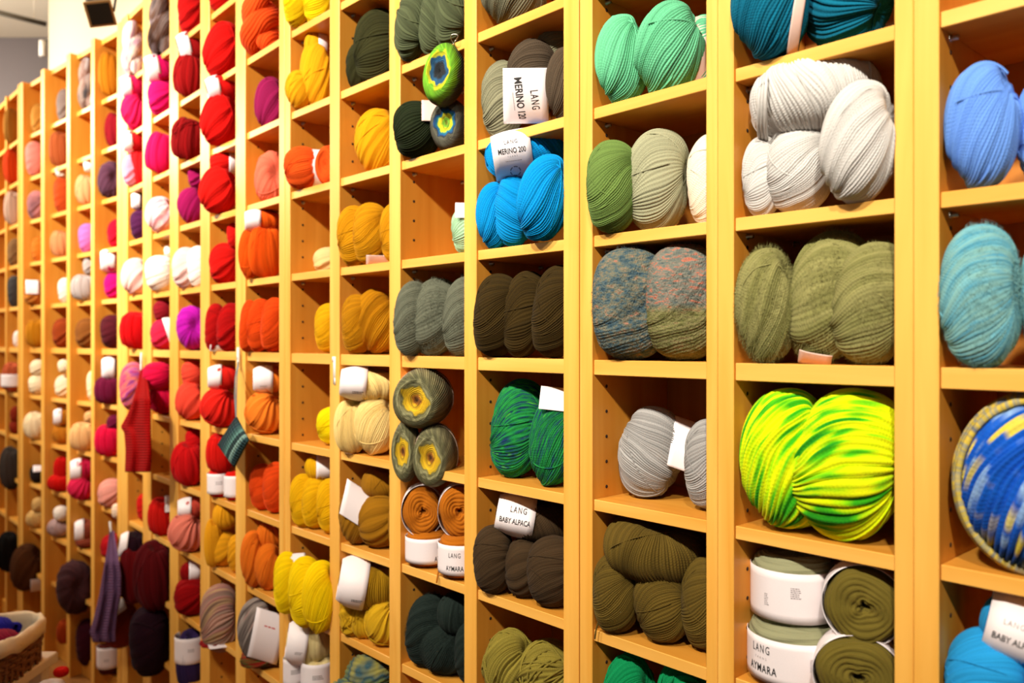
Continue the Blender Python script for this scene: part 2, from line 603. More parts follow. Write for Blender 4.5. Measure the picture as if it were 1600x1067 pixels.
def ball_mesh(name, N, pole, seed, groove=0.5, bundle=0.016, lump=0.03, dimple=0.30, twist=0.5, boxy=0.90, wraps=5, nt=44, spp=4):
    rg = np.random.RandomState(seed)
    nl = N * spp
    t = (np.arange(nt + 1) / nt)
    t = (t - 0.5) * (1 - 0.012) + 0.5
    th = t * np.pi
    l = np.arange(nl) / nl * 2 * np.pi
    TH, L = np.meshgrid(th, l, indexing='ij')
    st = np.sin(TH)
    W = twist * (TH - np.pi / 2) + 0.16 * np.sin(2 * TH + 1.3 * np.sin(2 * L + rg.rand() * 6)) + 0.10 * np.sin(3 * L + rg.rand() * 6) * np.cos(TH)
    Lw = L + W
    phase = N * L / (2 * np.pi)
    g = np.abs(np.cos(np.pi * phase)) ** 0.5
    gd = 0.55 + 0.9 * rg.rand(N + 1)[np.floor(phase).astype(int) % N]
    g = 1 - (1 - g) * gd
    gamp = groove * (2 * np.pi / N) * 1.35
    r = 1.0 + gamp * (g - 0.5) * np.clip(st * 1.4, 0, 1)
    for k in range(7):
        f = rg.randint(4, 17)
        r = r + bundle * rg.uniform(.4, 1) * np.sin(f * L + rg.rand() * 6 + rg.uniform(-1.5, 1.5) * np.cos(TH)) * np.clip(st * 1.3, 0, 1)
    # single strand heights
    sh = rg.uniform(-1, 1, N + 1)
    idx = np.floor(phase + 0.5).astype(int) % N
    r = r + 0.22 * gamp * sh[idx] * st
    x = r * st * np.cos(Lw); y = r * st * np.sin(Lw); z = r * np.cos(TH)
    dm = dimple * np.exp(-(st / 0.34) ** 2)
    z = z * (1 - dm)
    V = np.stack([x, y, z], -1).reshape(-1, 3)
    lumpv = np.zeros(len(V))
    for k in range(5):
        d = rg.normal(size=3); d /= np.linalg.norm(d)
        lumpv += np.sin((V @ d) * rg.uniform(1.5, 3.2) + rg.rand() * 6)
    V = V * (1 + lump * lumpv / 2)[:, None]
    V = V @ rot_to(pole).T
    V = fit_unit(V)
    V = fit_unit(np.sign(V) * np.abs(V) ** boxy)
    uv = np.stack([(TH / np.pi).ravel(), (phase + 0.5).ravel()], -1)
    q = []
    i = np.arange(nt)[:, None]; j = np.arange(nl)[None, :]
    j2 = (j + 1) % nl
    Q = np.stack([i * nl + j + 0 * i, i * nl + j2 + 0 * i, (i + 1) * nl + j2, (i + 1) * nl + j], -1).reshape(-1, 4)
    acc = Acc()
    acc.add(V, Q[:, ::-1], uv)
    # single strands wound across the others
    sw = 2 * np.pi / N * 0.46
    for k in range(wraps):
        pv = np.array(pole, float); pv /= np.linalg.norm(pv)
        nrm = rg.normal(size=3); nrm -= pv * (nrm @ pv); nrm /= np.linalg.norm(nrm)
        nrm = nrm + pv * rg.uniform(-0.6, 0.6) * (2.0 if wraps > 9 else 1.0); nrm /= np.linalg.norm(nrm)
        a = np.cross(nrm, [0.3, 0.5, 0.8]); a /= np.linalg.norm(a); b = np.cross(nrm, a)
        a0 = rg.rand() * 6; ln = rg.uniform(1.5, 3.6)
        off = rg.uniform(-.35, .35)
        ss = np.linspace(a0, a0 + ln, 30)
        cr = math.sqrt(1 - off * off)
        P = cr * (np.cos(ss)[:, None] * a + np.sin(ss)[:, None] * b) + off * nrm
        # follow the wound surface
        near = []
        Vn = V / np.linalg.norm(V, axis=1)[:, None]
        for p in P:
            kx = np.argmax(Vn @ p)
            near.append(np.linalg.norm(V[kx]))
        near = np.array(near)
        near = np.convolve(np.pad(near, 3, mode='edge'), np.ones(7) / 7, mode='valid')
        e_ = np.clip(np.minimum(np.arange(30), 29 - np.arange(30)) / 4.0, 0, 1)
        P = P * (near + sw * (0.5 * e_ - 2.2 * (1 - e_)))[:, None]
        tv, tq, tu = tube_np(P, sw * 0.55, sides=5)
        tu[:, 1] = N + 3 + k
        acc.add(tv, tq, tu)
    return acc.mesh(name)

POLES = {'R': (1, -0.30, 0.10), 'U': (0.15, -0.25, 1), 'D': (0.75, -0.3, 0.62), 'E': (0.75, -0.3, -0.62), 'V': (0.25, -1, 0.1)}
_B = {}
def get_ball(kind, pole, seed):
    key = (kind, pole, seed)
    if key not in _B:
        kw = dict(coarse=dict(N=74, groove=0.62, bundle=0.016, wraps=3),
                  mid=dict(N=100, groove=0.6, bundle=0.014, wraps=4),
                  fine=dict(N=120, groove=0.5, bundle=0.012, wraps=6, spp=3),
                  fuzzy=dict(N=84, groove=0.30, bundle=0.016, wraps=2, lump=0.035),
                  thick=dict(N=56, groove=0.6, bundle=0.016, wraps=0),
                  loose=dict(N=48, groove=0.65, bundle=0.035, wraps=16, lump=0.05),
                  boxy=dict(N=60, groove=0.12, bundle=0.014, wraps=0, boxy=0.74, dimple=0.1, lump=0.03),
                  far=dict(N=66, groove=0.5, bundle=0.014, wraps=3, nt=28, spp=3, lump=0.055),
                  boucle=dict(N=48, groove=0.55, bundle=0.035, wraps=10, nt=30, spp=3, lump=0.06))[kind]
        _B[key] = ball_mesh('yarn_ball', pole=POLES[pole], seed=sum(map(ord, kind + pole)) + seed * 101, **kw)
    return _B[key]

def cake_mesh(name, axis, seed, rings=26, hole=0.2, round_=0.34, spiral=1, flat=0.8, groove=1.0, mess=0.02, nl=96):
    rg = np.random.RandomState(seed)
    # profile from the centre of one end out, over the side, to the other end
    pr = [(0.03, -0.10), (hole * 0.55, flat * 0.55), (hole, flat * 0.86)]
    for a in np.linspace(0, 1, 7)[1:]:
        pr.append((hole + (1 - round_ - hole) * a, flat * (0.90 + 0.10 * math.sin(a * math.pi / 2))))
    for a in np.linspace(0, math.pi / 2, 7)[1:]:
        pr.append((1 - round_ + round_ * math.sin(a), flat - round_ * (1 - math.cos(a))))
    for a in np.linspace(0, 1, 5)[1:]:
        pr.append((1.0, (flat - round_) * (1 - 2 * a)))
    for a in np.linspace(0, math.pi / 2, 7)[1:]:
        pr.append((1 - round_ + round_ * math.cos(a), -flat + round_ * (1 - math.sin(a))))
    pr.append((0.02, -flat))
    pr = np.array(pr)
    seg = np.linalg.norm(np.diff(pr, axis=0), axis=1)
    s = np.concatenate([[0], np.cumsum(seg)]); s /= s[-1]
    ns = rings * 5
    ss = np.linspace(0, 1, ns + 1)
    pr2 = np.stack([np.interp(ss, s, pr[:, 0]), np.interp(ss, s, pr[:, 1])], -1)
    tan = np.gradient(pr2, axis=0); tan /= np.linalg.norm(tan, axis=1)[:, None]
    nor = np.stack([-tan[:, 1], tan[:, 0]], -1)
    nor *= np.sign((nor * (pr2 - np.array([0.4, 0])) ).sum(1))[:, None]
    l = np.arange(nl) / nl * 2 * np.pi
    SS, L = np.meshgrid(ss, l, indexing='ij')
    wob = 0.35 * np.sin(2 * L + 3 * SS * 6) + 0.25 * np.sin(3 * L + rg.rand() * 6 - 9 * SS)
    phase = rings * SS + spiral * L / (2 * np.pi) + wob
    ph2 = phase
    g = np.abs(np.cos(np.pi * ph2)) ** 0.7
    amp = groove * 0.030
    hgt = amp * (g - 0.5)
    low = np.zeros_like(SS)
    for k in range(6):
        low += np.sin(rg.randint(1, 6) * L + rg.uniform(4, 22) * SS + rg.rand() * 6)
    hgt = hgt + mess * low / 2
    rr = pr2[:, 0][:, None] + nor[:, 0][:, None] * hgt
    zz = pr2[:, 1][:, None] + nor[:, 1][:, None] * hgt
    V = np.stack([rr * np.cos(L), rr * np.sin(L), zz], -1).reshape(-1, 3)
    if axis == 'V':    # open end towards the viewer
        V = np.stack([V[:, 0], -V[:, 2], V[:, 1]], -1)
    V = fit_unit(V)
    uv = np.stack([SS.ravel(), phase.ravel()], -1)
    i = np.arange(ns)[:, None]; j = np.arange(nl)[None, :]; j2 = (j + 1) % nl
    Q = np.stack([i * nl + j, i * nl + j2 + 0 * i, (i + 1) * nl + j2, (i + 1) * nl + j], -1).reshape(-1, 4)
    return mesh_np(name, V, Q, uv)

def roll_mesh(name, seed, nl=256, ns=110, face=0.66):
    """colour-change yarn wound to a plump roll: a shallow coiled end (UV u 0..0.5 by radius) and strands across the body"""
    rg = np.random.RandomState(seed + 40)
    ss = np.linspace(0, 1, ns + 1)
    kr = [0.0, 0.10, 0.25, 0.50, 0.58, 0.68, 0.80, 0.92, 1.0]
    rr_ = [0.015, 0.16, 0.42, face, 0.86, 1.0, 0.96, 0.66, 0.02]
    zz_ = [0.66, 0.72, 0.80, 0.90, 0.78, 0.25, -0.45, -0.88, -0.96]
    t_ = np.linspace(0, 1, 400)
    a = np.interp(t_, kr, rr_); b = np.interp(t_, kr, zz_)
    ker = np.ones(25) / 25
    a2 = np.convolve(np.pad(a, 12, mode='edge'), ker, 'valid'); b2 = np.convolve(np.pad(b, 12, mode='edge'), ker, 'valid')
    a2[0] = 0.012; a2[-1] = 0.012
    pr = np.stack([np.interp(ss, t_, a2), np.interp(ss, t_, b2)], -1)
    tan = np.gradient(pr, axis=0); tan /= np.linalg.norm(tan, axis=1)[:, None]
    nor = np.stack([-tan[:, 1], tan[:, 0]], -1)
    l = np.arange(nl) / nl * 2 * np.pi
    SS, L = np.meshgrid(ss, l, indexing='ij')
    coil = 15 * SS * 2 + L / (2 * np.pi) + 0.35 * np.sin(2 * L + rg.rand() * 6) + 0.3 * np.sin(3 * L - 20 * SS)
    body = 64 * L / (2 * np.pi) + 0.0 * SS
    wgt = np.clip((SS - 0.47) / 0.06, 0, 1)
    h = (1 - wgt) * 0.055 * (np.abs(np.cos(np.pi * coil)) ** 0.6 - 0.5) + wgt * np.clip((1 - SS) * 6, 0, 1) * 0.040 * (np.abs(np.cos(np.pi * body)) ** 0.55 - 0.5)
    low = np.zeros_like(SS)
    for k in range(6):
        low += np.sin(rg.randint(1, 4) * L + rg.uniform(3, 12) * SS + rg.rand() * 6)
    sgn = np.sign((nor * (pr - np.array([0.3, 0.0]))).sum(1)); sgn[ss < 0.5] = np.sign(nor[ss < 0.5, 1])
    nor = nor * sgn[:, None]
    h = h + 0.012 * low * np.clip(pr[:, 0] * 2, 0, 1)[:, None]
    rr = pr[:, 0][:, None] + nor[:, 0][:, None] * h * np.clip(pr[:, 0] * 3, 0.1, 1)[:, None]
    zz = pr[:, 1][:, None] + nor[:, 1][:, None] * h
    LL = L + wgt * 3.4 * (SS - 0.5)
    V = np.stack([rr * np.cos(LL), rr * np.sin(LL), zz], -1).reshape(-1, 3)
    V = np.stack([V[:, 0], -V[:, 2], V[:, 1]], -1)
    c, s_ = math.cos(R(-24)), math.sin(R(-24))
    V = np.stack([V[:, 0] * c - V[:, 1] * s_, V[:, 0] * s_ + V[:, 1] * c, V[:, 2]], -1)
    V = fit_unit(V)
    irr = 1 + 0.10 * np.sin(2 * L + rg.rand() * 6) + 0.07 * np.sin(5 * L + rg.rand() * 6) + 0.05 * np.sin(9 * L)
    u_ = np.where(SS < 0.5, np.clip(pr[:, 0][:, None] * irr * 0.5 / face, 0, 0.6), 0.5 + (SS - 0.5))
    uv = np.stack([u_.ravel(), np.where(SS < 0.5, coil, body + 50).ravel()], -1)
    i = np.arange(ns)[:, None]; j = np.arange(nl)[None, :]; j2 = (j + 1) % nl
    Q = np.stack([i * nl + j, i * nl + j2 + 0 * i, (i + 1) * nl + j2, (i + 1) * nl + j], -1).reshape(-1, 4)
    return mesh_np(name, V, Q, uv)

def hank_mesh(name, seed, plies=2, turns=1.1, N=20, axis='R', ply_r=0.60, off=0.50):
    """a twisted hank: fat plies of parallel strands wound round each other"""
    rg = np.random.RandomState(seed)
    acc = Acc()
    n = 48; nl = N * 4
    s = np.linspace(-1, 1, n + 1)
    for p in range(plies):
        a = turns * np.pi * s + p * 2 * np.pi / plies + rg.rand() * 0.4
        end = np.sqrt(np.clip(1 - np.abs(s) ** 5, 0.0, 1))
        C = np.stack([s * 1.15, off * np.cos(a) * (0.6 + 0.4 * end), off * np.sin(a) * (0.6 + 0.4 * end)], -1)
        rad = ply_r * (0.25 + 0.75 * end) * (1 + 0.05 * np.sin(3 * s + rg.rand() * 6))
        T = np.gradient(C, axis=0); T /= np.linalg.norm(T, axis=1)[:, None]
        A = np.cross(T, [0, 0.2, 1]); A /= np.linalg.norm(A, axis=1)[:, None]
        B = np.cross(T, A)
        l = np.arange(nl) / nl * 2 * np.pi
        ph = N * l / (2 * np.pi)
        g = np.abs(np.cos(np.pi * ph)) ** 0.75
        rr = rad[:, None] * (1 + 0.085 * (g[None, :] - 0.5))
        for k in range(4):
            rr = rr * (1 + 0.02 * np.sin(rg.randint(3, 8) * l[None, :] + rg.uniform(-3, 3) * s[:, None] + rg.rand() * 6))
        tw = l[None, :] + 1.6 * s[:, None]
        V = C[:, None, :] + rr[:, :, None] * (np.cos(tw)[:, :, None] * A[:, None, :] + np.sin(tw)[:, :, None] * B[:, None, :])
        uv = np.stack([np.repeat((s + 1) / 2, nl), np.tile(ph + 0.5 + p * N, n + 1)], -1)
        i = np.arange(n)[:, None]; j = np.arange(nl)[None, :]; j2 = (j + 1) % nl
        Q = np.stack([i * nl + j, i * nl + j2 + 0 * i, (i + 1) * nl + j2, (i + 1) * nl + j], -1).reshape(-1, 4)
        acc.add(V.reshape(-1, 3), Q, uv)
    V = np.concatenate(acc.v)
    if axis == 'U': V = V[:, [2, 1, 0]] * np.array([-1, 1, 1])
    if axis == 'D':
        c = math.cos(R(50)); sn = math.sin(R(50))
        V = np.stack([V[:, 0] * c - V[:, 2] * sn, V[:, 1], V[:, 0] * sn + V[:, 2] * c], -1)
    V = fit_unit(V)
    return mesh_np(name, V, np.concatenate(acc.q), np.concatenate(acc.u))

_H = {}
def get_shape(kind, pole, seed):
    if kind == 'cake':
        k = (kind, 'U', seed)
        if k not in _H: _H[k] = cake_mesh('yarn_cake', 'U', seed, rings=24, groove=1.8, hole=0.22, round_=0.30, flat=0.62)
        return _H[k]
    if kind == 'cakev':
        k = (kind, 'V', seed)
        if k not in _H: _H[k] = cake_mesh('yarn_cake', 'V', seed + 5, rings=26, groove=2.1, hole=0.17, round_=0.30, flat=0.75, mess=0.03)
        return _H[k]
    if kind == 'roll':
        k = (kind, 'V', seed)
        if k not in _H: _H[k] = roll_mesh('yarn_roll', seed)
        return _H[k]
    if kind in ('hank', 'roving'):
        k = (kind, pole, seed)
        if k not in _H: _H[k] = hank_mesh('yarn_hank', seed, plies=2 if kind == 'hank' else 3, turns=1.1 if kind == 'hank' else 0.9, axis=pole, N=20 if kind == 'hank' else 12)
        return _H[k]
    return get_ball(kind, pole, seed)

_fz = None
def fuzz_mesh():
    """short stray fibres standing off a unit ball"""
    global _fz
    if _fz is None:
        rg = np.random.RandomState(4)
        n = 5200
        d = rg.normal(size=(n, 3)); d /= np.linalg.norm(d, axis=1)[:, None]
        tg = np.cross(d, rg.normal(size=(n, 3))); tg /= np.linalg.norm(tg, axis=1)[:, None]
        L = rg.uniform(0.03, 0.12, n)[:, None]
        sd = np.cross(d, tg)
        a = d * 0.97
        m = d * (1.0 + L * 0.35) + tg * L * 0.8
        e = d * (1.0 + L * 0.75) + tg * L * 1.7
        wd = 0.0030
        V = np.stack([a - sd * wd, a + sd * wd, m + sd * wd, m - sd * wd, e], 1).reshape(-1, 3)
        b = np.arange(n) * 5
        q = np.stack([b, b + 1, b + 2, b + 3], -1)
        t = np.stack([b + 3, b + 2, b + 4], -1)
        _fz = mesh_np('fuzz', V, q, np.zeros((len(V), 2)), tris=t)
    return _fz

# ------------------------------------------------------------------ paper bands and print
def band_mesh(x0, x1, rb, axis='X', a0=0.0, a1=2 * math.pi, cyl=False, curl=0.0, n=56):
    m = 7
    v = []; q = []
    xs = np.linspace(x0, x1, m)
    full = abs(a1 - a0 - 2 * math.pi) < 1e-3
    na = n if full else n + 1
    for s, dr in ((0, 0.0), (1, -0.012)):
        for x in xs:
            r = (rb if cyl else rb * (1 - 0.30 * abs(x) ** 3.2)) + dr
            for k in range(na):
                t = a0 + (a1 - a0) * k / n
                if axis == 'X': v.append((x, -r * math.cos(t), r * math.sin(t)))
                else: v.append((r * math.sin(t), -r * math.cos(t), x))
    def id(s, i, k): return s * m * na + i * na + (k % na)
    kk = n
    for i in range(m - 1):
        for k in range(kk):
            q.append((id(0, i, k), id(0, i, k + 1), id(0, i + 1, k + 1), id(0, i + 1, k)))
            q.append((id(1, i, k), id(1, i + 1, k), id(1, i + 1, k + 1), id(1, i, k + 1)))
    for k in range(kk):
        q.append((id(0, 0, k), id(1, 0, k), id(1, 0, k + 1), id(0, 0, k + 1)))
        q.append((id(0, m - 1, k), id(0, m - 1, k + 1), id(1, m - 1, k + 1), id(1, m - 1, k)))
    if not full:
        for i in range(m - 1):
            q.append((id(0, i, 0), id(0, i + 1, 0), id(1, i + 1, 0), id(1, i, 0)))
            q.append((id(0, i, n), id(1, i, n), id(1, i + 1, n), id(0, i + 1, n)))
    return mesh_np('paper_band', v, q)

def text_tris(s, bold=0.0, spacing=1.0):
    cu = bpy.data.curves.new('lettering', 'FONT')
    cu.body = s
    cu.size = 1.0
    cu.align_x = 'CENTER'
    cu.align_y = 'CENTER'
    cu.offset = bold
    cu.space_character = spacing
    cu.resolution_u = 3
    o = bpy.data.objects.new('lettering', cu)
    COL.objects.link(o)
    bpy.context.view_layer.update()
    dg = bpy.context.evaluated_depsgraph_get()
    me = bpy.data.meshes.new_from_object(o.evaluated_get(dg))
    me.calc_loop_triangles()
    V = np.array([v.co[:] for v in me.vertices])
    T = np.array([t.vertices[:] for t in me.loop_triangles])
    bpy.data.objects.remove(o, do_unlink=True)
    bpy.data.curves.remove(cu)
    bpy.data.meshes.remove(me)
    return V[:, :2], T

def print_on(band, scale, spec, rb, axis='X', cyl=False, rot=0.0, cx=0.0, ca=0.0):
    """spec: list of (string or bars, size m, dx m, dy m, bold, squeeze, spacing, ink). dx along reading direction, dy up."""
    for it in spec:
        s, size, dx, dy, bold, sq, spc, ink = it
        if s.startswith('|'):          # fine print: rows of tiny strokes  |rows,words
            rows, words = [int(k) for k in s[1:].split(',')]
            rg = random.Random(rows * 31 + words)
            V = []; T = []
            for r_ in range(rows):
                x = -words * 0.5
                while x < words * 0.5:
                    wl = rg.uniform(0.4, 1.3)
                    b = len(V)
                    y = (rows / 2 - r_) * 1.0
                    V += [(x, y - 0.22), (x + wl, y - 0.22), (x + wl, y + 0.22), (x, y + 0.22)]
                    T += [(b, b + 1, b + 2), (b, b + 2, b + 3)]
                    x += wl + 0.3
            V = np.array(V, float); T = np.array(T)
        elif s.startswith('O'):        # ring emblem
            V = []; T = []
            if s == 'O':
                for k in range(24):
                    t = k / 24 * 2 * math.pi
                    V += [(math.cos(t), math.sin(t)), (0.8 * math.cos(t), 0.8 * math.sin(t))]
                for k in range(24):
                    a = 2 * k; b = 2 * ((k + 1) % 24)
                    if k % 4 != 3: T += [(a, b, b + 1), (a, b + 1, a + 1)]
            V = np.array(V, float); T = np.array(T)
        else:
            V, T = text_tris(s, bold, spc)
        V = V * size * np.array([sq, 1.0])
        V = V + np.array([dx, dy])
        c, sn = math.cos(R(rot)), math.sin(R(rot))
        V = np.stack([V[:, 0] * c - V[:, 1] * sn, V[:, 0] * sn + V[:, 1] * c], -1)
        if axis == 'X':
            x = cx + V[:, 0] / scale[0]
            r = np.full(len(x), rb) if cyl else rb * (1 - 0.30 * np.abs(x) ** 3.2)
            r = r + 0.006
            ang = ca + V[:, 1] / (r * scale[2])
            P = np.stack([x, -r * np.cos(ang), r * np.sin(ang)], -1)
        else:
            r = np.full(len(V), rb + 0.006)
            ang = ca + V[:, 0] / (r * scale[0])
            P = np.stack([r * np.sin(ang), -r * np.cos(ang), cx + V[:, 1] / scale[2]], -1)
        me = mesh_np('lettering', P, np.zeros((0, 4)), None, False, T)
        link('fine_print' if s[0] == '|' else 'emblem' if s == 'O' else 'lettering', me, {'k': M_INK, 'g': M_GREYINK, 'r': M_REDINK}[ink], band)

# ------------------------------------------------------------------ placing yarn
BALLS = []
_cell = {}
LOG = []
def Y(col, tier, desc, mat, kind, cx, cy, w, h, roll=0, dep=0.008, top=False, pole='R', band=None, fuzz=False, seed=None, cat='yarn ball', df=1.0, free=False):
    c = COLS[col]
    sec = c['sec']
    dd = dep + c['recess']
    for it in range(40):
        t1 = math.atan((cx - w / 2 - 800) / F); t2 = math.atan((cx + w / 2 - 800) / F)
        tm = (t1 + t2) / 2; half = (t2 - t1) / 2
        u = math.cos(tm) * FWD + math.sin(tm) * RGT
        nu = float(np.dot(sec.n, u)); n0 = float(np.dot(sec.n, CAM[:2] - sec.o)); eu = float(np.dot(sec.e, u))
        rho = (dd - n0) / (nu - math.sin(half) * max(1.0, df * 0.9))
        a = rho * math.sin(half)
        fw = rho * math.cos(tm)
        P = CAM[:2] + rho * u
        sc = float(np.dot(P - sec.o, sec.e)); dc = float(np.dot(P - sec.o, sec.n))
        xl = sc + 0.93 * a - c['l']            # how far it pushes into the left upright
        xr = c['r'] - (sc - 0.93 * a)
        lim = c['recess'] + (0.10 * a if not free else -0.6 * a)
        if xl > 0.0005 and not free:
            if dc > lim + 0.001:
                dd -= min(xl / eu * nu, dc - lim, 0.02) + 0.0003
            else:
                w *= 0.965; cx += 0.0175 * w
        elif xr > 0.0005 and not free:
            if dc + a < c['recess'] + DEPTH - 0.004:
                dd += min(xr / max(eu, 0.3) * nu * 0.5, 0.01)
                if xl > -0.002: break
            else: break
        else: break
    zt = CZ + (HY - (cy - h / 2)) / F * fw
    zb = CZ + (HY - (cy + h / 2)) / F * fw
    if not top:
        zs = SH[tier] + 0.0005
        if roll:      # a leaning ball stands on its lowest point
            hz = (zt - zs) / 2
            k = math.sqrt(math.cos(R(roll)) ** 2 + (a / hz) ** 2 * math.sin(R(roll)) ** 2) if hz > 0 else 1
            hz2 = hz / k * 1.0
        else:
            hz2 = (zt - zs) / 2
        LOG.append((col, tier, desc, round((zb - zs) * F / fw, 1)))
        zc = (zt + zs) / 2
        sz = hz2
    else:
        zc = (zt + zb) / 2; sz = (zt - zb) / 2
    if seed is None:
        seed = len(BALLS) % (2 if kind in ('far', 'fuzzy', 'fine', 'mid', 'coarse') else 1)
    me = get_shape(kind, pole, seed)
    nm = {'cake': 'yarn_cake', 'cakev': 'yarn_cake', 'roll': 'yarn_roll', 'hank': 'yarn_hank', 'roving': 'roving_braid'}.get(kind, 'yarn_ball')
    o = link(nm, me, mat)
    yaw = math.atan2(-u[0], u[1])
    o.rotation_mode = 'QUATERNION'
    o.rotation_quaternion = (Matrix.Rotation(yaw, 3, 'Z') @ Matrix.Rotation(R(-roll), 3, 'Y')).to_quaternion()
    o.scale = (a, a * df, sz)
    o.location = (P[0], P[1], zc)
    BALLS.append((o, col, tier, desc, cx, cy, top, cat))
    if fuzz:
        f = link('fuzz', fuzz_mesh(), mat, o)
        f['kind'] = 'stuff'
    if band:
        bd = dict(band)
        ax = bd.get('axis', 'X')
        rb = bd.get('r', 1.06)
        cyl = bd.get('cyl', ax == 'Z')
        b = link('paper_band', band_mesh(bd['x0'], bd['x1'], rb, ax, bd.get('a0', 0.0), bd.get('a1', 2 * math.pi), cyl), M_PINKPAPER if bd.get('pink') else M_PAPER, o)
        b['label'] = 'pale paper band round the yarn'
        if bd.get('yaw') or bd.get('rotb'):
            b.rotation_mode = 'QUATERNION'
            b.rotation_quaternion = (Matrix.Rotation(R(bd.get('yaw', 0)), 3, 'Z') @ Matrix.Rotation(R(-bd.get('rotb', 0)), 3, 'Y')).to_quaternion()
        if bd.get('text'):
            print_on(b, (a, a * df, sz), bd['text'], rb, ax, cyl, bd.get('trot', 0), bd.get('tx', (bd['x0'] + bd['x1']) / 2), bd.get('ta', 0.0))
    return o

def LB(x0=-0.98, x1=-0.15, **k):     # band round the left part of a lying ball
    d = dict(x0=x0, x1=x1)
    d.update(k)
    return d
INK = lambda n: [('|%d,%d' % (n, 6), 0.0016, 0, 0, 0, 1, 1, 'g')]

# ================================================================== the yarn, column by column from the right
# ---- column 1
m = yarn('#6f9be6', 0.10)
Y(1, 4, 'periwinkle blue wool ball', m, 'coarse', 1537, 196, 126, 190, 0, 0.0, pole='D')
Y(1, 4, 'periwinkle blue wool ball', m, 'fine', 1652, 200, 132, 188, 0, 0.02, pole='R', band=dict(x0=-0.5, x1=0.3, r=0.9))
m = yarn('#62a6ba', 0.12, cols=['#5aa0b8', '#74b2c0', '#86b4b0', '#5a9cb4'], us=2.5, vs=0.5)
Y(1, 5, 'fuzzy light blue mohair ball', m, 'fuzzy', 1534, 463, 132, 222, 0, -0.01, pole='R', fuzz=True)
Y(1, 5, 'fuzzy light blue mohair ball', m, 'fuzzy', 1660, 463, 132, 222, 0, 0.0, pole='R', fuzz=True)
m = yarn('#1f5fc0', 0.10, cols=['#d8c95a', '#e0cc50', '#1d62c6', '#1a58bc', '#1d60c8', '#8fb0d8', '#1c55b8', '#e2d052'], us=3.2, vs=0.42, sharp=True, spread=1.1)
bl = Y(1, 6, 'big blue and yellow flecked ball', m, 'thick', 1632, 757, 272, 280, 0, -0.03, pole='D')
mb = yarn('#2f9bd8', 0.10)
bandtxt = [('LANG', 0.0085, -0.006, 0.012, 0.0, 0.8, 1.25, 'g'), ('BABY ALPACA', 0.0105, 0.0, -0.006, 0.012, 0.72, 1.0, 'k')]
Y(1, 7, 'bright sky blue alpaca ball', mb, 'fine', 1618, 985, 176, 104, -12, 0.0, top=True, pole='U', band=dict(x0=-0.86, x1=0.6, r=1.08, text=bandtxt, tx=-0.28, ta=0.05))
Y(1, 7, 'bright sky blue alpaca ball', mb, 'fine', 1546, 1082, 140, 200, 0, 0.0, pole='R')
Y(1, 7, 'bright sky blue alpaca ball', mb, 'fine', 1668, 1086, 130, 200, 0, 0.0, pole='R')

# ---- column 2
m = yarn('#0f6d8a', 0.16)
Y(2, 3, 'deep teal wool ball', m, 'coarse', 1204, 14, 136, 168, 0, -0.01, pole='D', band=dict(x0=0.55, x1=0.8, r=0.95, pink=True, rotb=-12))
Y(2, 3, 'deep teal wool ball', m, 'coarse', 1328, -25, 150, 172, 0, 0.0, pole='E')
m = yarn('#cfccc8', 0.09)
Y(2, 4, 'pale silver grey wool ball', m, 'mid', 1276, 156, 212, 124, 8, -0.005, top=True, pole='U')
Y(2, 4, 'pale silver grey wool ball', m, 'mid', 1192, 275, 66, 122, 0, 0.012, pole='R')
Y(2, 4, 'pale silver grey wool ball', m, 'mid', 1250, 264, 106, 142, 0, -0.002, pole='R')
Y(2, 4, 'pale silver grey wool ball', m, 'mid', 1344, 225, 128, 192, -10, -0.045, pole='D')
m = yarn('#8d8a58', 0.10, cols=['#858450', '#98945f', '#8c8a54', '#7f7d48'], us=2, vs=0.3)
Y(2, 5, 'fuzzy khaki olive mohair ball', m, 'fuzzy', 1198, 477, 100, 182, 0, -0.008, pole='D', fuzz=True)
Y(2, 5, 'fuzzy khaki olive mohair ball', m, 'fuzzy', 1296, 456, 130, 190, -10, 0.0, pole='R', fuzz=True, band=dict(x0=-0.45, x1=0.35, r=1.06, a0=-2.2, a1=-0.95, pink=True))
Y(2, 5, 'fuzzy khaki olive mohair ball', m, 'fuzzy', 1366, 475, 132, 190, -8, -0.01, pole='R', fuzz=True)
m = yarn('#c8e81c', 0.10, cols=['#3fb020', '#8fdc18', '#d8ee10', '#e6ec18', '#c4e414', '#58c41c', '#2f9a24'], us=2.6, vs=0.5, spread=0.85)
Y(2, 6, 'neon lime and yellow chunky ball', m, 'thick', 1236, 722, 162, 232, 0, -0.005, pole='D', seed=0)
Y(2, 6, 'neon lime and yellow chunky ball', m, 'thick', 1330, 733, 180, 252, -14, -0.03, pole='R', seed=0)
m = yarn('#9a9a78', 0.14)
fine = [('|6,4', 0.0026, 0.022, 0.004, 0, 1, 1, 'g'), ('|9,2', 0.0021, 0.062, -0.002, 0, 1, 1, 'g'), ('|7,2', 0.0024, -0.018, -0.010, 0, 1, 1, 'g')]
lang = [('LANG', 0.0155, -0.030, 0.0135, 0.004, 0.62, 1.35, 'k'), ('YARNS', 0.0046, -0.030, 0.0015, 0.0, 0.8, 2.2, 'g'), ('AYMARA', 0.0150, -0.028, -0.0125, 0.018, 0.70, 1.15, 'k'), ('|9,2', 0.0019, 0.040, 0.002, 0, 1, 1, 'g')]
Y(2, 7, 'sage green yarn cake with fine print on its band', m, 'cake', 1241, 915, 134, 112, 0, 0.012, top=True, cat='yarn cake', band=dict(axis='Z', x0=-0.72, x1=0.62, r=1.025, text=fine, ta=-0.35, tx=0.0))
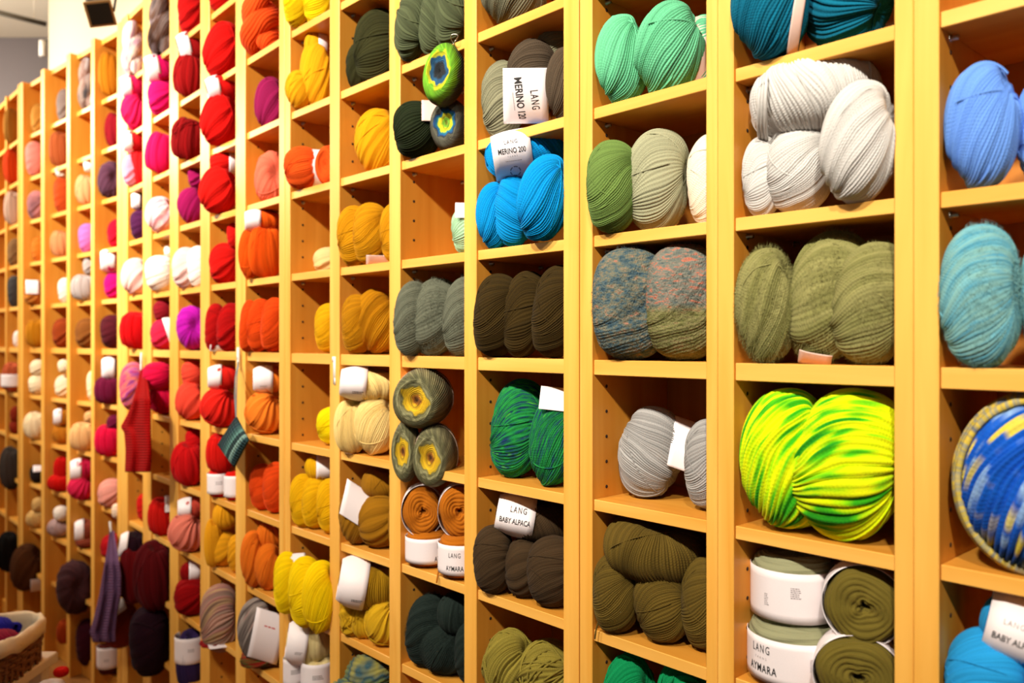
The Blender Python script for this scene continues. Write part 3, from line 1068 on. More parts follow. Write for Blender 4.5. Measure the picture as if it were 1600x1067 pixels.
Y(2, 7, 'sage green yarn cake with two-line printed band', m, 'cake', 1242, 1020, 146, 118, 0, 0.0, cat='yarn cake', band=dict(axis='Z', x0=-0.78, x1=0.55, r=1.025, text=lang, ta=-0.28, tx=-0.12))
m = yarn('#74662a', 0.15)
ov = Y(2, 7, 'upper olive yarn cake showing its coiled end', m, 'cakev', 1350, 940, 124, 118, 0, -0.01, top=True, cat='yarn cake', seed=0, df=0.75, band=dict(x0=-0.55, x1=0.7, r=1.06, axis='Z', cyl=True))
lv = Y(2, 7, 'lower olive yarn cake showing its coiled end', m, 'cakev', 1342, 1048, 136, 118, 0, -0.025, cat='yarn cake', seed=1, df=0.75, band=dict(x0=-0.55, x1=0.7, r=1.06, axis='Z', cyl=True))
for b in (ov, lv):           # these cakes lie on their side: the band runs round the horizontal axis
    for ch in b.children:
        ch.rotation_mode = 'XYZ'
        ch.rotation_euler = (R(-90), 0, 0)

# ---- column 3
m = yarn('#6cbe92', 0.14)
Y(3, 3, 'mint green wool ball', m, 'coarse', 973, 88, 88, 134, 0, 0.004, pole='D')
Y(3, 3, 'mint green wool ball', m, 'coarse', 1047, 74, 114, 130, -8, -0.01, pole='D')
Y(3, 3, 'mint green wool ball', m, 'coarse', 1100, 80, 60, 110, 0, 0.06, pole='R', band=dict(x0=-0.6, x1=0.2, r=1.0, pink=True))
Y(3, 4, 'moss green wool ball', yarn('#6f8a48', 0.13), 'mid', 957, 291, 88, 144, 0, -0.012, pole='R')
Y(3, 4, 'sage grey wool ball', yarn('#a3a385', 0.11), 'mid', 1028, 281, 102, 156, -4, -0.004, pole='R')
Y(3, 4, 'cream white wool ball', yarn('#e6dcc6', 0.06), 'fine', 1114, 280, 82, 144, 0, 0.01, pole='R')
m1 = tweed(['#39505f', '#48606c', '#5f6f70', '#77796a', '#8a7f6c', '#b07464'], scale=5.0)
m2 = tweed(['#4f6068', '#6a7470', '#7c8076', '#8a8478', '#b87460', '#c07a64'], zsplit=-0.12, lower=['#5d6038', '#7a784a', '#88845a', '#947c58'], scale=4.5, stretch=4.5)
Y(3, 5, 'woolly blue-grey tweed ball with coral flecks', m1, 'boxy', 986, 474, 120, 174, 0, 0.0, pole='R', fuzz=True)
Y(3, 5, 'woolly tweed ball, coral striped above and olive below', m2, 'boxy', 1070, 473, 122, 184, 0, -0.012, pole='R', fuzz=True)
m = yarn('#a6a4a2', 0.24)
Y(3, 6, 'shiny silver grey ball', m, 'mid', 1019, 705, 108, 142, 0, 0.03, pole='E', band=dict(x0=0.45, x1=1.25, r=0.93, cyl=True, rotb=-14, a0=-0.1, a1=2.8, text=[('|10,3', 0.0022, 0.0, 0.0, 0, 1, 1, 'g')], ta=0.55, tx=1.0))
Y(3, 6, 'shiny silver grey ball', m, 'mid', 1112, 725, 86, 140, 0, 0.004, pole='R')
m = yarn('#6a5622', 0.18)
Y(3, 7, 'dark bronze wool ball', m, 'mid', 1023, 858, 162, 98, -7, 0.002, top=True, pole='U')
Y(3, 7, 'dark bronze wool ball', m, 'mid', 963, 930, 74, 130, 0, 0.006, pole='R')
Y(3, 7, 'dark bronze wool ball', m, 'mid', 1036, 952, 90, 132, 8, -0.004, pole='R')
Y(3, 7, 'dark bronze wool ball', m, 'mid', 1108, 946, 88, 150, 0, 0.0, pole='R')
m = yarn('#12945a', 0.16)
Y(3, 8, 'emerald green loose ball', m, 'loose', 985, 1085, 100, 122, 0, 0.0, pole='D')
Y(3, 8, 'emerald green loose ball', m, 'loose', 1068, 1092, 96, 128, 0, 0.0, pole='R')

# ---- column 4
m = yarn('#77745e', 0.22)
Y(4, 2, 'grey-green striated ball', m, 'mid', 802, -20, 104, 84, 0, 0.02, pole='D')
Y(4, 3, 'pale sage wool ball', yarn('#8c8a70', 0.18), 'coarse', 786, 151, 68, 108, 0, 0.012, pole='R')
Y(4, 3, 'pale sage wool ball behind the grey ones', yarn('#8c8a70', 0.18), 'coarse', 868, 78, 60, 60, 0, 0.05, top=True, pole='R')
mm = yarn('#57493a', 0.22)
mer = [('LANG', 0.0200, 0.002, 0.0140, 0.006, 0.62, 1.3, 'k'), ('MERINO 120', 0.0185, 0.0, -0.0125, 0.02, 0.84, 1.0, 'k'), ('|1,14', 0.0024, 0.0, -0.0245, 0, 1, 1, 'g')]
Y(4, 3, 'brown-grey ball with upright printed band', mm, 'coarse', 832, 128, 80, 128, 0, -0.004, top=True, pole='R', band=dict(x0=-1.12, x1=0.62, r=1.09, a0=-1.35, a1=0.10, cyl=True, trot=-84, tx=-0.22, ta=-0.60, text=mer))
Y(4, 3, 'brown-grey plain ball behind the upright', mm, 'coarse', 884, 128, 64, 112, 0, 0.0, pole='D')
m = yarn('#0b8fd0', 0.13)
mer2 = [('LANG', 0.0110, 0.0, 0.0290, 0.006, 0.72, 1.3, 'k'), ('MERINO 200', 0.0130, 0.0, 0.0130, 0.014, 0.70, 1.0, 'k'), ('YARNS', 0.0036, 0.0, 0.004, 0, .9, 2.2, 'g'), ('|1,12', 0.0022, 0.0, -0.0050, 0, 1, 1, 'g'), ('O', 0.0100, 0.002, -0.0230, 0, 1, 1, 'g')]
Y(4, 4, 'vivid turquoise merino ball', m, 'coarse', 826, 243, 138, 76, 8, -0.02, top=True, pole='U', band=dict(x0=-0.80, x1=0.05, r=1.04, text=mer2, ta=-0.42))
Y(4, 4, 'vivid turquoise merino ball', m, 'coarse', 773, 334, 60, 100, 0, 0.0, pole='D')
Y(4, 4, 'vivid turquoise merino ball', m, 'coarse', 804, 328, 66, 114, 0, -0.012, pole='E')
Y(4, 4, 'vivid turquoise merino ball', m, 'coarse', 851, 312, 86, 144, -12, -0.05, pole='D')
m = yarn('#40300f', 0.22)
Y(4, 5, 'dark olive brown wool ball', m, 'mid', 778, 492, 76, 128, -6, -0.012, pole='R')
Y(4, 5, 'dark olive brown wool ball', m, 'mid', 820, 490, 70, 132, -8, -0.006, pole='R')
Y(4, 5, 'dark olive brown wool ball', m, 'mid', 872, 486, 80, 142, -8, -0.012, pole='R')
m = yarn('#1f7a4a', 0.14, cols=['#1d3566', '#1e5a5c', '#1f8048', '#2a9444', '#1d6c50', '#24406c', '#58c020'], us=5, vs=0.9, spread=1.1)
Y(4, 6, 'green and navy marled ball', m, 'mid', 810, 673, 86, 162, -10, 0.012, pole='R')
Y(4, 6, 'green and navy marled ball', m, 'mid', 868, 688, 82, 154, -6, -0.004, pole='D', band=dict(x0=-0.75, x1=0.5, r=1.07, a0=0.62, a1=1.5, cyl=True))
m = yarn('#4a3824', 0.2)
alp = [('LANG', 0.0150, 0.004, 0.0100, 0.006, 0.66, 1.3, 'k'), ('BABY ALPACA', 0.0135, 0.0, -0.0100, 0.012, 0.66, 1.0, 'k')]
Y(4, 7, 'dark brown alpaca ball', m, 'fine', 838, 809, 128, 64, -10, 0.012, top=True, pole='U', band=dict(x0=-0.97, x1=-0.06, r=1.05, text=alp, ta=0.30))
Y(4, 7, 'dark brown alpaca ball', m, 'fine', 771, 880, 64, 118, 0, -0.004, pole='R')
Y(4, 7, 'dark brown alpaca ball', m, 'fine', 819, 898, 60, 114, 0, -0.002, pole='R')
Y(4, 7, 'dark brown alpaca ball', m, 'fine', 864, 903, 82, 130, 0, -0.010, pole='R')
m = yarn('#94863a', 0.18)
Y(4, 8, 'olive yellow loose ball', m, 'loose', 798, 1050, 92, 128, 0, 0.006, pole='D')
Y(4, 8, 'olive yellow loose ball', m, 'loose', 854, 1068, 96, 128, 0, 0.0, pole='R')

# ---- column 5
m = yarn('#565e42', 0.24)
Y(5, 2, 'grey-green striped wool ball', m, 'coarse', 646, 36, 58, 108, -8, -0.01, pole='E')
Y(5, 2, 'grey-green striped wool ball', m, 'coarse', 682, 20, 54, 110, -8, -0.008, pole='E')
Y(5, 2, 'grey-green striped wool ball', m, 'coarse', 712, 0, 62, 120, -8, 0.0, pole='E')
zb = spiral_mat([(0.0, '#0c1014'), (0.20, '#101c26'), (0.27, '#12567e'), (0.36, '#0f5c88'), (0.39, '#c8c41c'), (0.46, '#cfd01e'), (0.50, '#7cc01c'), (0.62, '#6fae20'), (0.68, '#4e5240'), (0.9, '#4a4a3c'), (1.0, '#40482e')], 0.45)
zb2 = spiral_mat([(0.0, '#8c9a1c'), (0.12, '#6cb02c'), (0.20, '#d4cc20'), (0.28, '#cfd020'), (0.31, '#1c8a8c'), (0.38, '#1660a0'), (0.43, '#2a3c48'), (0.47, '#6a6a58'), (0.6, '#4e4a3c'), (0.75, '#3c4c2c'), (1.0, '#40482e')], 0.45)
Y(5, 3, 'colour-change yarn roll with navy core in lime rim', zb, 'roll', 695, 118, 66, 98, -10, -0.05, free=True, top=True, seed=0, cat='yarn roll')
Y(5, 3, 'dark forest green ball with pink band', yarn('#263018', 0.2), 'coarse', 651, 204, 74, 88, 0, -0.012, pole='R', band=dict(x0=0.2, x1=1.0, r=1.05, cyl=True, pink=True, a0=0.1, a1=2.4))
Y(5, 3, 'colour-change yarn roll with yellow core in blue rim', zb2, 'roll', 704, 196, 64, 80, 0, -0.01, seed=1, cat='yarn roll')
Y(5, 4, 'pale mint ball half hidden by the upright', yarn('#a9cfaa', 0.1), 'coarse', 738, 360, 66, 80, 0, 0.02, pole='R', band=dict(x0=-0.8, x1=0.3, r=1.06, a0=0.35, a1=2.2, cyl=True))
m = yarn('#6c6f5e', 0.10)
Y(5, 5, 'fuzzy slate grey mohair ball', m, 'fuzzy', 641, 500, 64, 120, -5, -0.02, pole='R', fuzz=True)
Y(5, 5, 'fuzzy slate grey mohair ball', m, 'fuzzy', 681, 497, 76, 124, -6, -0.016, pole='R', fuzz=True)
Y(5, 5, 'fuzzy slate grey mohair ball', m, 'fuzzy', 726, 495, 68, 124, -6, -0.004, pole='R', fuzz=True)
zo = spiral_mat([(0.0, '#6a3c0c'), (0.10, '#a86a14'), (0.16, '#d8ac10'), (0.34, '#d6b41c'), (0.38, '#7c7848'), (0.45, '#a8a478'), (0.52, '#6c6a44'), (0.62, '#948e66'), (0.72, '#665a3a'), (0.85, '#8c8660'), (1.0, '#6c6a44')], 0.5)
Y(5, 6, 'olive marled yarn roll with bright yellow core', zo, 'roll', 662, 622, 96, 94, 0, -0.03, top=True, seed=0, cat='yarn roll', df=1.3, band=dict(axis='Z', x0=-0.1, x1=0.75, r=0.97, pink=True))
Y(5, 6, 'olive marled yarn roll with grey-green swirled end', zo, 'roll', 626, 704, 64, 98, 0, -0.045, top=True, seed=1, cat='yarn roll', df=1.3)
Y(5, 6, 'olive marled yarn roll with swirled end, beside its band', zo, 'roll', 681, 711, 72, 98, 0, -0.035, top=True, seed=0, cat='yarn roll', df=1.3, band=dict(axis='Z', x0=-0.1, x1=0.9, r=0.97, pink=True))
m = yarn('#b56a1a', 0.14)
Y(5, 7, 'copper yarn cake showing its coiled end', m, 'cakev', 660, 796, 62, 76, 0, 0.0, top=True, cat='yarn cake', seed=0, df=0.8, band=dict(axis='Z', x0=-0.6, x1=0.62, r=1.06))
Y(5, 7, 'copper yarn cake showing its coiled end', m, 'cakev', 718, 797, 64, 80, 0, 0.0, top=True, cat='yarn cake', seed=1, df=0.8, band=dict(axis='Z', x0=-0.6, x1=0.62, r=1.06))
aym = [('LANG', 0.0135, 0.0, 0.012, 0.004, 0.6, 1.3, 'k'), ('AYMARA', 0.0135, 0.0, -0.0135, 0.014, 0.66, 1.05, 'k')]
Y(5, 7, 'copper yarn cake upright in a white band', m, 'cake', 667, 860, 64, 70, 0, 0.006, cat='yarn cake', band=dict(axis='Z', x0=-0.72, x1=0.62, r=1.06, text=aym, ta=0.75, tx=-0.1))
Y(5, 7, 'copper yarn cake upright in a white band', m, 'cake', 720, 872, 68, 80, 0, -0.010, cat='yarn cake', band=dict(axis='Z', x0=-0.72, x1=0.62, r=1.06, text=aym, ta=-0.28, tx=-0.1))
for bb in BALLS:
    if bb[3].startswith(('copper yarn cake showing', 'olive marled')):
        for ch in bb[0].children:
            ch.rotation_mode = 'XYZ'
            ch.rotation_euler = (R(-90), 0, 0)
m = yarn('#26332e', 0.10)
Y(5, 8, 'dark bottle-green roving bundle', m, 'fuzzy', 671, 990, 74, 124, -8, 0.0, pole='R', fuzz=True)
Y(5, 8, 'dark bottle-green roving bundle', m, 'fuzzy', 697, 1020, 84, 92, 0, -0.012, pole='D', fuzz=True)
Y(5, 8, 'dark bottle-green roving bundle', m, 'fuzzy', 738, 1020, 56, 100, 0, 0.0, pole='R', fuzz=True)
Y(5, 8, 'dark bottle-green roving bundle', m, 'fuzzy', 716, 958, 66, 62, 0, 0.012, top=True, pole='U', fuzz=True)

# ---- column 6
m = yarn('#3a3a1c', 0.18)
Y(6, 2, 'dark moss wool ball', m, 'mid', 562, 100, 44, 62, 0, 0.04, pole='V')
Y(6, 2, 'dark moss wool ball', m, 'mid', 592, 70, 80, 108, -5, 0.0, pole='R')
Y(6, 3, 'golden yellow wool ball', yarn('#d89a14', 0.1), 'fine', 593, 221, 80, 100, 0, 0.004, pole='D', band=dict(x0=0.5, x1=0.95, r=0.98, a0=-1.6, a1=0.2, cyl=True))
m = yarn('#c58a10', 0.14)
Y(6, 4, 'mustard wool ball', m, 'mid', 554, 371, 56, 98, 0, -0.004, pole='R')
Y(6, 4, 'mustard wool ball', m, 'mid', 581, 367, 60, 100, 0, -0.014, pole='R', band=dict(x0=-0.3, x1=1.0, r=1.06, a0=-2.0, a1=-0.75, cyl=True, pink=True))
Y(6, 4, 'mustard wool ball', m, 'mid', 618, 367, 50, 98, 0, 0.004, pole='R')
m = yarn('#b57c0e', 0.16)
Y(6, 5, 'dark mustard wool ball', m, 'mid', 559, 507, 52, 94, 0, 0.03, pole='R')
Y(6, 5, 'dark mustard wool ball', m, 'mid', 592, 503, 80, 104, 0, 0.008, pole='D')
m = yarn('#ecd08a', 0.1)
Y(6, 6, 'pale butter yellow ball', m, 'mid', 580, 601, 98, 52, -5, -0.012, top=True, pole='U', band=LB(text=[('|2,5', 0.004, 0.01, -0.020, 0, 1, 1, 'k')]))
Y(6, 6, 'pale butter yellow ball', m, 'mid', 549, 676, 56, 100, 0, -0.016, pole='U')
Y(6, 6, 'pale butter yellow ball', m, 'mid', 588, 672, 70, 114, 0, -0.016, pole='D')
m = yarn('#9a6a14', 0.12)
Y(6, 7, 'golden brown silky ball', m, 'fine', 597, 755, 66, 48, 0, 0.02, top=True, pole='U')
Y(6, 7, 'golden brown silky ball', m, 'fine', 556, 806, 54, 92, 0, 0.002, pole='D', band=dict(x0=-0.95, x1=0.7, r=1.06, a0=-0.15, a1=1.3, cyl=True, rotb=-22))
Y(6, 7, 'golden brown silky ball', m, 'fine', 594, 818, 68, 90, 0, -0.004, pole='R')
Y(6, 7, 'golden brown silky ball', m, 'fine', 626, 820, 40, 84, 0, 0.01, pole='R')
Y(6, 8, 'antique gold ball in white band', yarn('#a8801a', 0.16), 'mid', 580, 911, 104, 78, -10, 0.0, top=True, pole='U', band=LB(text=[('|2,5', 0.004, 0.012, -0.026, 0, 1, 1, 'k')]))
m = yarn('#d0a424', 0.16)
Y(6, 8, 'loose yellow boucle ball', m, 'boucle', 549, 966, 40, 74, 0, 0.002, pole='R')
Y(6, 8, 'loose yellow boucle ball', m, 'boucle', 569, 977, 42, 76, 0, -0.004, pole='U')
Y(6, 8, 'loose yellow boucle ball', m, 'boucle', 599, 977, 60, 90, 0, -0.01, pole='D')
m = yarn('#4a7474', 0.1, cols=['#2f4a58', '#3d6f7c', '#7a8448', '#3a5a66', '#9a944e', '#2f5a70'], us=5, vs=0.12)
Y(6, 9, 'teal and olive striped sock yarn hank', m, 'hank', 566, 1070, 112, 100, 0, -0.01, pole='D', cat='yarn hank')

# ---- column 7
m = yarn('#e6c514', 0.12)
Y(7, 1, 'lemon yellow wool ball', m, 'mid', 459, 4, 50, 92, 0, -0.012, pole='R')
Y(7, 1, 'lemon yellow wool ball', m, 'mid', 497, -10, 54, 88, 0, -0.004, pole='R')
m = yarn('#e2a31a', 0.1)
Y(7, 2, 'golden soft wool ball', m, 'fine', 467, 144, 44, 66, 0, 0.0, pole='D')
Y(7, 2, 'golden soft wool ball', m, 'fine', 497, 116, 58, 104, 0, -0.002, pole='D')
Y(7, 2, 'golden soft wool ball', m, 'fine', 494, 72, 38, 44, 0, 0.01, top=True, pole='U', band=dict(x0=0.2, x1=0.95, r=1.02))
m = yarn('#df5a20', 0.12)
Y(7, 3, 'orange wool ball with white band', m, 'mid', 473, 266, 60, 72, 0, -0.012, pole='R', band=dict(x0=0.35, x1=1.05, r=0.9, cyl=True))
Y(7, 3, 'orange wool ball showing its coiled end', m, 'roll', 513, 262, 42, 68, 0, 0.0, seed=1)
Y(7, 4, 'small beige ball at the back of an empty compartment', yarn('#e3c48a', 0.08), 'far', 514, 409, 50, 46, 0, 0.05, pole='R')
Y(7, 5, 'amber yellow wool ball', yarn('#dba514', 0.12), 'mid', 517, 514, 52, 80, 0, 0.02, pole='R')
Y(7, 6, 'bright yellow ball in an almost empty compartment', yarn('#eed40c', 0.1), 'mid', 524, 664, 60, 58, 0, 0.01, pole='R')
m = yarn('#e0ac10', 0.12)
Y(7, 7, 'sunflower yellow wool ball', m, 'mid', 502, 731, 52, 38, 0, 0.01, top=True, pole='U', band=dict(x0=-0.3, x1=0.8, r=1.06))
Y(7, 7, 'sunflower yellow wool ball', m, 'mid', 474, 781, 44, 82, 0, -0.002, pole='R')
Y(7, 7, 'sunflower yellow wool ball', m, 'mid', 494, 788, 46, 86, 0, -0.006, pole='R')
Y(7, 7, 'sunflower yellow wool ball', m, 'mid', 517, 791, 46, 88, 0, -0.004, pole='R')
m = yarn('#f0cc08', 0.1)
Y(7, 8, 'plump canary yellow wool ball', m, 'mid', 449, 911, 44, 98, 0, -0.055, free=True, top=True, pole='R', band=dict(x0=0.2, x1=1.3, r=0.92, cyl=True))
Y(7, 8, 'plump canary yellow wool ball', m, 'mid', 477, 924, 54, 112, 0, -0.055, free=True, top=True, pole='R')
Y(7, 8, 'plump canary yellow wool ball', m, 'mid', 501, 932, 60, 112, 0, -0.055, free=True, top=True, pole='D')
m = yarn('#e6d49c', 0.08)
Y(7, 9, 'cream wool ball', m, 'mid', 483, 1003, 72, 66, -8, -0.012, top=True, pole='U', band=LB(x1=-0.1, text=[('|2,4', 0.004, 0.005, -0.012, 0, 1, 1, 'g')]))
Y(7, 9, 'cream wool ball', m, 'mid', 454, 1062, 42, 88, 0, -0.012, pole='U', band=dict(axis='Z', x0=-0.4, x1=0.75, r=1.06, text=[('|3,6', 0.004, 0, 0, 0, 1, 1, 'k')], ta=0.2))
Y(7, 9, 'cream wool ball', m, 'mid', 496, 1066, 50, 86, 0, -0.012, pole='U', band=dict(axis='Z', x0=-0.4, x1=0.8, r=1.06, text=[('|3,6', 0.004, 0, 0, 0, 1, 1, 'k')], ta=0.0))

# ---- column 8
m = yarn('#e2521e', 0.12)
Y(8, 1, 'orange-red hank', m, 'hank', 407, 42, 66, 96, 0, -0.012, pole='U', cat='yarn hank')
Y(8, 2, 'plum purple wool ball', yarn('#8f1a50', 0.16), 'far', 425, 163, 56, 82, 0, 0.012, pole='D')
Y(8, 3, 'coral pink wool ball with a dimpled end', yarn('#e07058', 0.12), 'far', 425, 279, 56, 84, 0, 0.01, pole='V')
m = yarn('#dc5a12', 0.12)
Y(8, 4, 'pumpkin orange wool ball', m, 'far', 412, 347, 60, 36, 0, 0.0, top=True, pole='U', band=LB())
Y(8, 4, 'pumpkin orange wool ball', m, 'mid', 385, 400, 46, 88, 0, -0.02, pole='D')
Y(8, 4, 'pumpkin orange wool ball', m, 'mid', 415, 398, 56, 94, 0, -0.024, pole='U')
m = yarn('#d24a12', 0.12)
Y(8, 5, 'rusty orange wool ball', m, 'mid', 383, 510, 40, 82, -5, -0.02, pole='R')
Y(8, 5, 'rusty orange wool ball', m, 'mid', 406, 510, 42, 86, -5, -0.02, pole='R')
Y(8, 5, 'rusty orange wool ball', m, 'mid', 429, 508, 44, 86, -5, -0.014, pole='R')
m = yarn('#e8802c', 0.12)
Y(8, 6, 'light tangerine wool ball', m, 'far', 421, 593, 52, 42, 0, 0.0, top=True, pole='U', band=LB(x1=0.2, text=[('|1,3', 0.005, 0.0, -0.02, 0, 1, 1, 'g')]))
Y(8, 6, 'light tangerine wool ball', m, 'boucle', 413, 650, 62, 78, 0, -0.004, pole='D')
m = yarn('#dd4f18', 0.12)
Y(8, 7, 'vermilion orange wool ball', m, 'mid', 410, 762, 42, 76, 0, 0.01, pole='R')
Y(8, 7, 'vermilion orange wool ball', m, 'mid', 433, 764, 46, 84, 0, 0.002, pole='R')
m = yarn('#de7420', 0.1)
Y(8, 8, 'apricot orange soft wool ball', m, 'fuzzy', 421, 838, 42, 44, 0, 0.01, top=True, pole='U')
Y(8, 8, 'apricot orange soft wool ball', m, 'fuzzy', 394, 870, 44, 80, 0, -0.01, pole='D')
Y(8, 8, 'apricot orange soft wool ball', m, 'fuzzy', 421, 886, 48, 74, 0, -0.012, pole='D')
m = yarn('#7a6a64', 0.12, cols=['#4a3e3c', '#8d807a', '#6d615c', '#a89c94', '#b02c24'], us=1.2, vs=0.35, sharp=True)
Y(8, 9, 'grey marled sock yarn ball with big white band', m, 'far', 405, 984, 70, 98, 0, -0.012, top=True, pole='D', band=dict(x0=-0.35, x1=1.0, r=1.09, a0=-0.75, a1=0.85, cyl=True, rotb=-16, text=[('|1,3', 0.008, 0.0, 0.03, 0, 1, 1, 'r')]))
m = yarn('#8a2c1c', 0.12, cols=['#c83a18', '#7a2a20', '#5a5a28', '#8a2418'], us=2, vs=0.3)
Y(8, 9, 'red and moss striped sock yarn ball', m, 'far', 408, 1052, 68, 74, 0, -0.01, pole='R')

# ---- column 9
m = yarn('#c81410', 0.14)
Y(9, 0, 'scarlet ball cut off by the top of the frame', m, 'far', 345, -4, 40, 40, 0, 0.0, pole='R')
Y(9, 1, 'loose scarlet wool ball', m, 'far', 348, 80, 60, 90, -14, -0.012, pole='D')
Y(9, 2, 'bright red wool ball', m, 'far', 350, 139, 56, 40, 14, 0.0, top=True, pole='U', band=LB(x1=-0.25))
Y(9, 2, 'bright red wool ball', m, 'far', 344, 190, 62, 86, -10, -0.014, pole='D')
m = yarn('#cc1a12', 0.14)
Y(9, 3, 'poppy red wool ball', m, 'far', 350, 257, 46, 36, 0, 0.01, top=True, pole='R', band=dict(x0=0.35, x1=0.9, r=1.07))
Y(9, 3, 'poppy red wool ball', m, 'far', 341, 301, 66, 80, -10, -0.024, pole='D')
m = yarn('#c41812', 0.14)
Y(9, 4, 'red wool ball', m, 'far', 366, 368, 24, 40, 0, 0.02, top=True, pole='R')
Y(9, 4, 'red wool ball', m, 'far', 351, 413, 50, 68, 0, 0.0, pole='R')
m = yarn('#a60c0c', 0.16)
Y(9, 5, 'deep red wool ball', m, 'far', 334, 512, 36, 76, -5, -0.01, pole='R', band=dict(x0=-0.3, x1=1.3, r=1.0, a0=-1.6, a1=-0.85, cyl=True))
Y(9, 5, 'deep red wool ball', m, 'far', 359, 512, 42, 78, -5, -0.012, pole='R')
m = yarn('#d0261c', 0.14)
Y(9, 6, 'tomato red wool ball', m, 'far', 350, 590, 52, 38, 0, 0.0, top=True, pole='U', band=LB(x1=-0.15))
Y(9, 6, 'tomato red wool ball', m, 'boucle', 342, 642, 64, 74, 0, -0.02, pole='D')
m = yarn('#d01c14', 0.14)
Y(9, 7, 'signal red wool ball', m, 'far', 344, 708, 46, 62, 0, 0.0, top=True, pole='U')
Y(9, 7, 'small red yarn cake in a white band', m, 'cake', 342, 754, 34, 44, 0, -0.002, cat='yarn cake', band=dict(axis='Z', x0=-0.7, x1=0.7, r=1.09, text=[('|2,3', 0.006, 0, 0.0, 0, 1, 1, 'g')]))
Y(9, 7, 'small red yarn cake in a white band', m, 'cake', 368, 758, 34, 46, 0, -0.002, cat='yarn cake', band=dict(axis='Z', x0=-0.7, x1=0.7, r=1.09))
m = yarn('#e2a020', 0.1)
Y(9, 8, 'warm yellow soft wool ball', m, 'fuzzy', 352, 806, 40, 42, 0, 0.012, top=True, pole='U')
Y(9, 8, 'warm yellow soft wool ball', m, 'fuzzy', 329, 848, 38, 74, 0, -0.006, pole='U')
Y(9, 8, 'warm yellow soft wool ball', m, 'fuzzy', 348, 863, 40, 66, 0, -0.012, pole='R')
Y(9, 8, 'warm yellow soft wool ball', m, 'fuzzy', 372, 862, 34, 56, 0, 0.0, pole='R')
m = yarn('#a88470', 0.1, cols=['#8f7262', '#c0a078', '#b4807a', '#9a8474', '#c89a88', '#86685c'], us=0.6, vs=0.3)
Y(9, 9, 'taupe and rose striped ball', m, 'thick', 342, 966, 64, 106, 0, -0.014, top=True, pole='R')
Y(9, 9, 'crimson ball with a tall white band', yarn('#8e0f12', 0.14), 'far', 343, 1050, 64, 90, 0, -0.014, pole='U', band=dict(x0=-0.45, x1=0.55, r=1.07, a0=-1.2, a1=1.2, cyl=True, text=[('O', 0.008, 0, -0.01, 0, 1, 1, 'g')], rotb=-8))

# ---- column 10
m = yarn('#b81414', 0.14)
Y(10, 0, 'red ball standing near the top of the frame', m, 'far', 300, 14, 46, 74, 0, 0.004, pole='R')
m = yarn('#960e10', 0.16)
Y(10, 1, 'dark red wool ball', m, 'far', 302, 75, 50, 46, 14, 0.0, top=True, pole='U', band=LB(x1=-0.2))
Y(10, 1, 'dark red wool ball', m, 'far', 295, 118, 50, 70, -8, -0.012, pole='U')
Y(10, 2, 'burgundy red wool ball', yarn('#8a0a0e', 0.2), 'boucle', 294, 220, 54, 70, -8, -0.014, pole='U')
m = yarn('#9c1458', 0.14)
Y(10, 3, 'magenta purple wool ball', m, 'far', 309, 277, 32, 38, 0, 0.012, top=True, pole='R')
Y(10, 3, 'magenta purple wool ball', m, 'far', 300, 323, 48, 60, 0, 0.0, pole='D')
m = yarn('#eec8c4', 0.08)
Y(10, 4, 'white and blush wool ball', m, 'far', 290, 420, 44, 68, 0, -0.012, pole='R')
Y(10, 4, 'white and blush wool ball', yarn('#f2e8e0', 0.05), 'far', 312, 420, 40, 72, 0, -0.008, pole='R')
Y(10, 5, 'fuchsia violet wool ball', yarn('#b41aa6', 0.14), 'far', 301, 515, 52, 74, 0, -0.004, pole='V')
m = yarn('#dd4a38', 0.12)
Y(10, 6, 'coral wool ball', m, 'far', 302, 585, 38, 42, 0, 0.004, top=True, pole='R')
Y(10, 6, 'coral wool ball', m, 'far', 300, 632, 54, 72, 0, -0.006, pole='D')
m = yarn('#bc1216', 0.14)
Y(10, 7, 'cherry red wool ball', m, 'far', 305, 689, 32, 38, 0, 0.01, top=True, pole='R')
Y(10, 7, 'cherry red wool ball', m, 'far', 293, 729, 54, 78, 0, -0.012, pole='U')
Y(10, 8, 'small brick red ball in a white band', yarn('#c04a3a', 0.12), 'far', 300, 793, 46, 30, 0, 0.004, top=True, pole='U', band=LB(x1=-0.05))
Y(10, 8, 'salmon boucle ball', yarn('#d87a68', 0.12), 'boucle', 291, 836, 62, 72, 0, -0.02, pole='D')
m = yarn('#96090d', 0.14)
Y(10, 9, 'ruby red wool ball', m, 'far', 299, 893, 36, 30, 0, 0.004, top=True, pole='U', band=dict(x0=-0.2, x1=0.8, r=1.07))
Y(10, 9, 'ruby red wool ball', m, 'far', 298, 944, 54, 84, 0, -0.004, pole='R')
Y(10, 10, 'navy purple ball under a wide white band', yarn('#3c2a5a', 0.14), 'far', 298, 1030, 48, 92, 0, -0.004, top=True, pole='U', band=dict(axis='Z', x0=0.0, x1=0.85, r=1.06, text=[('|2,3', 0.006, 0, 0, 0, 1, 1, 'g')]))

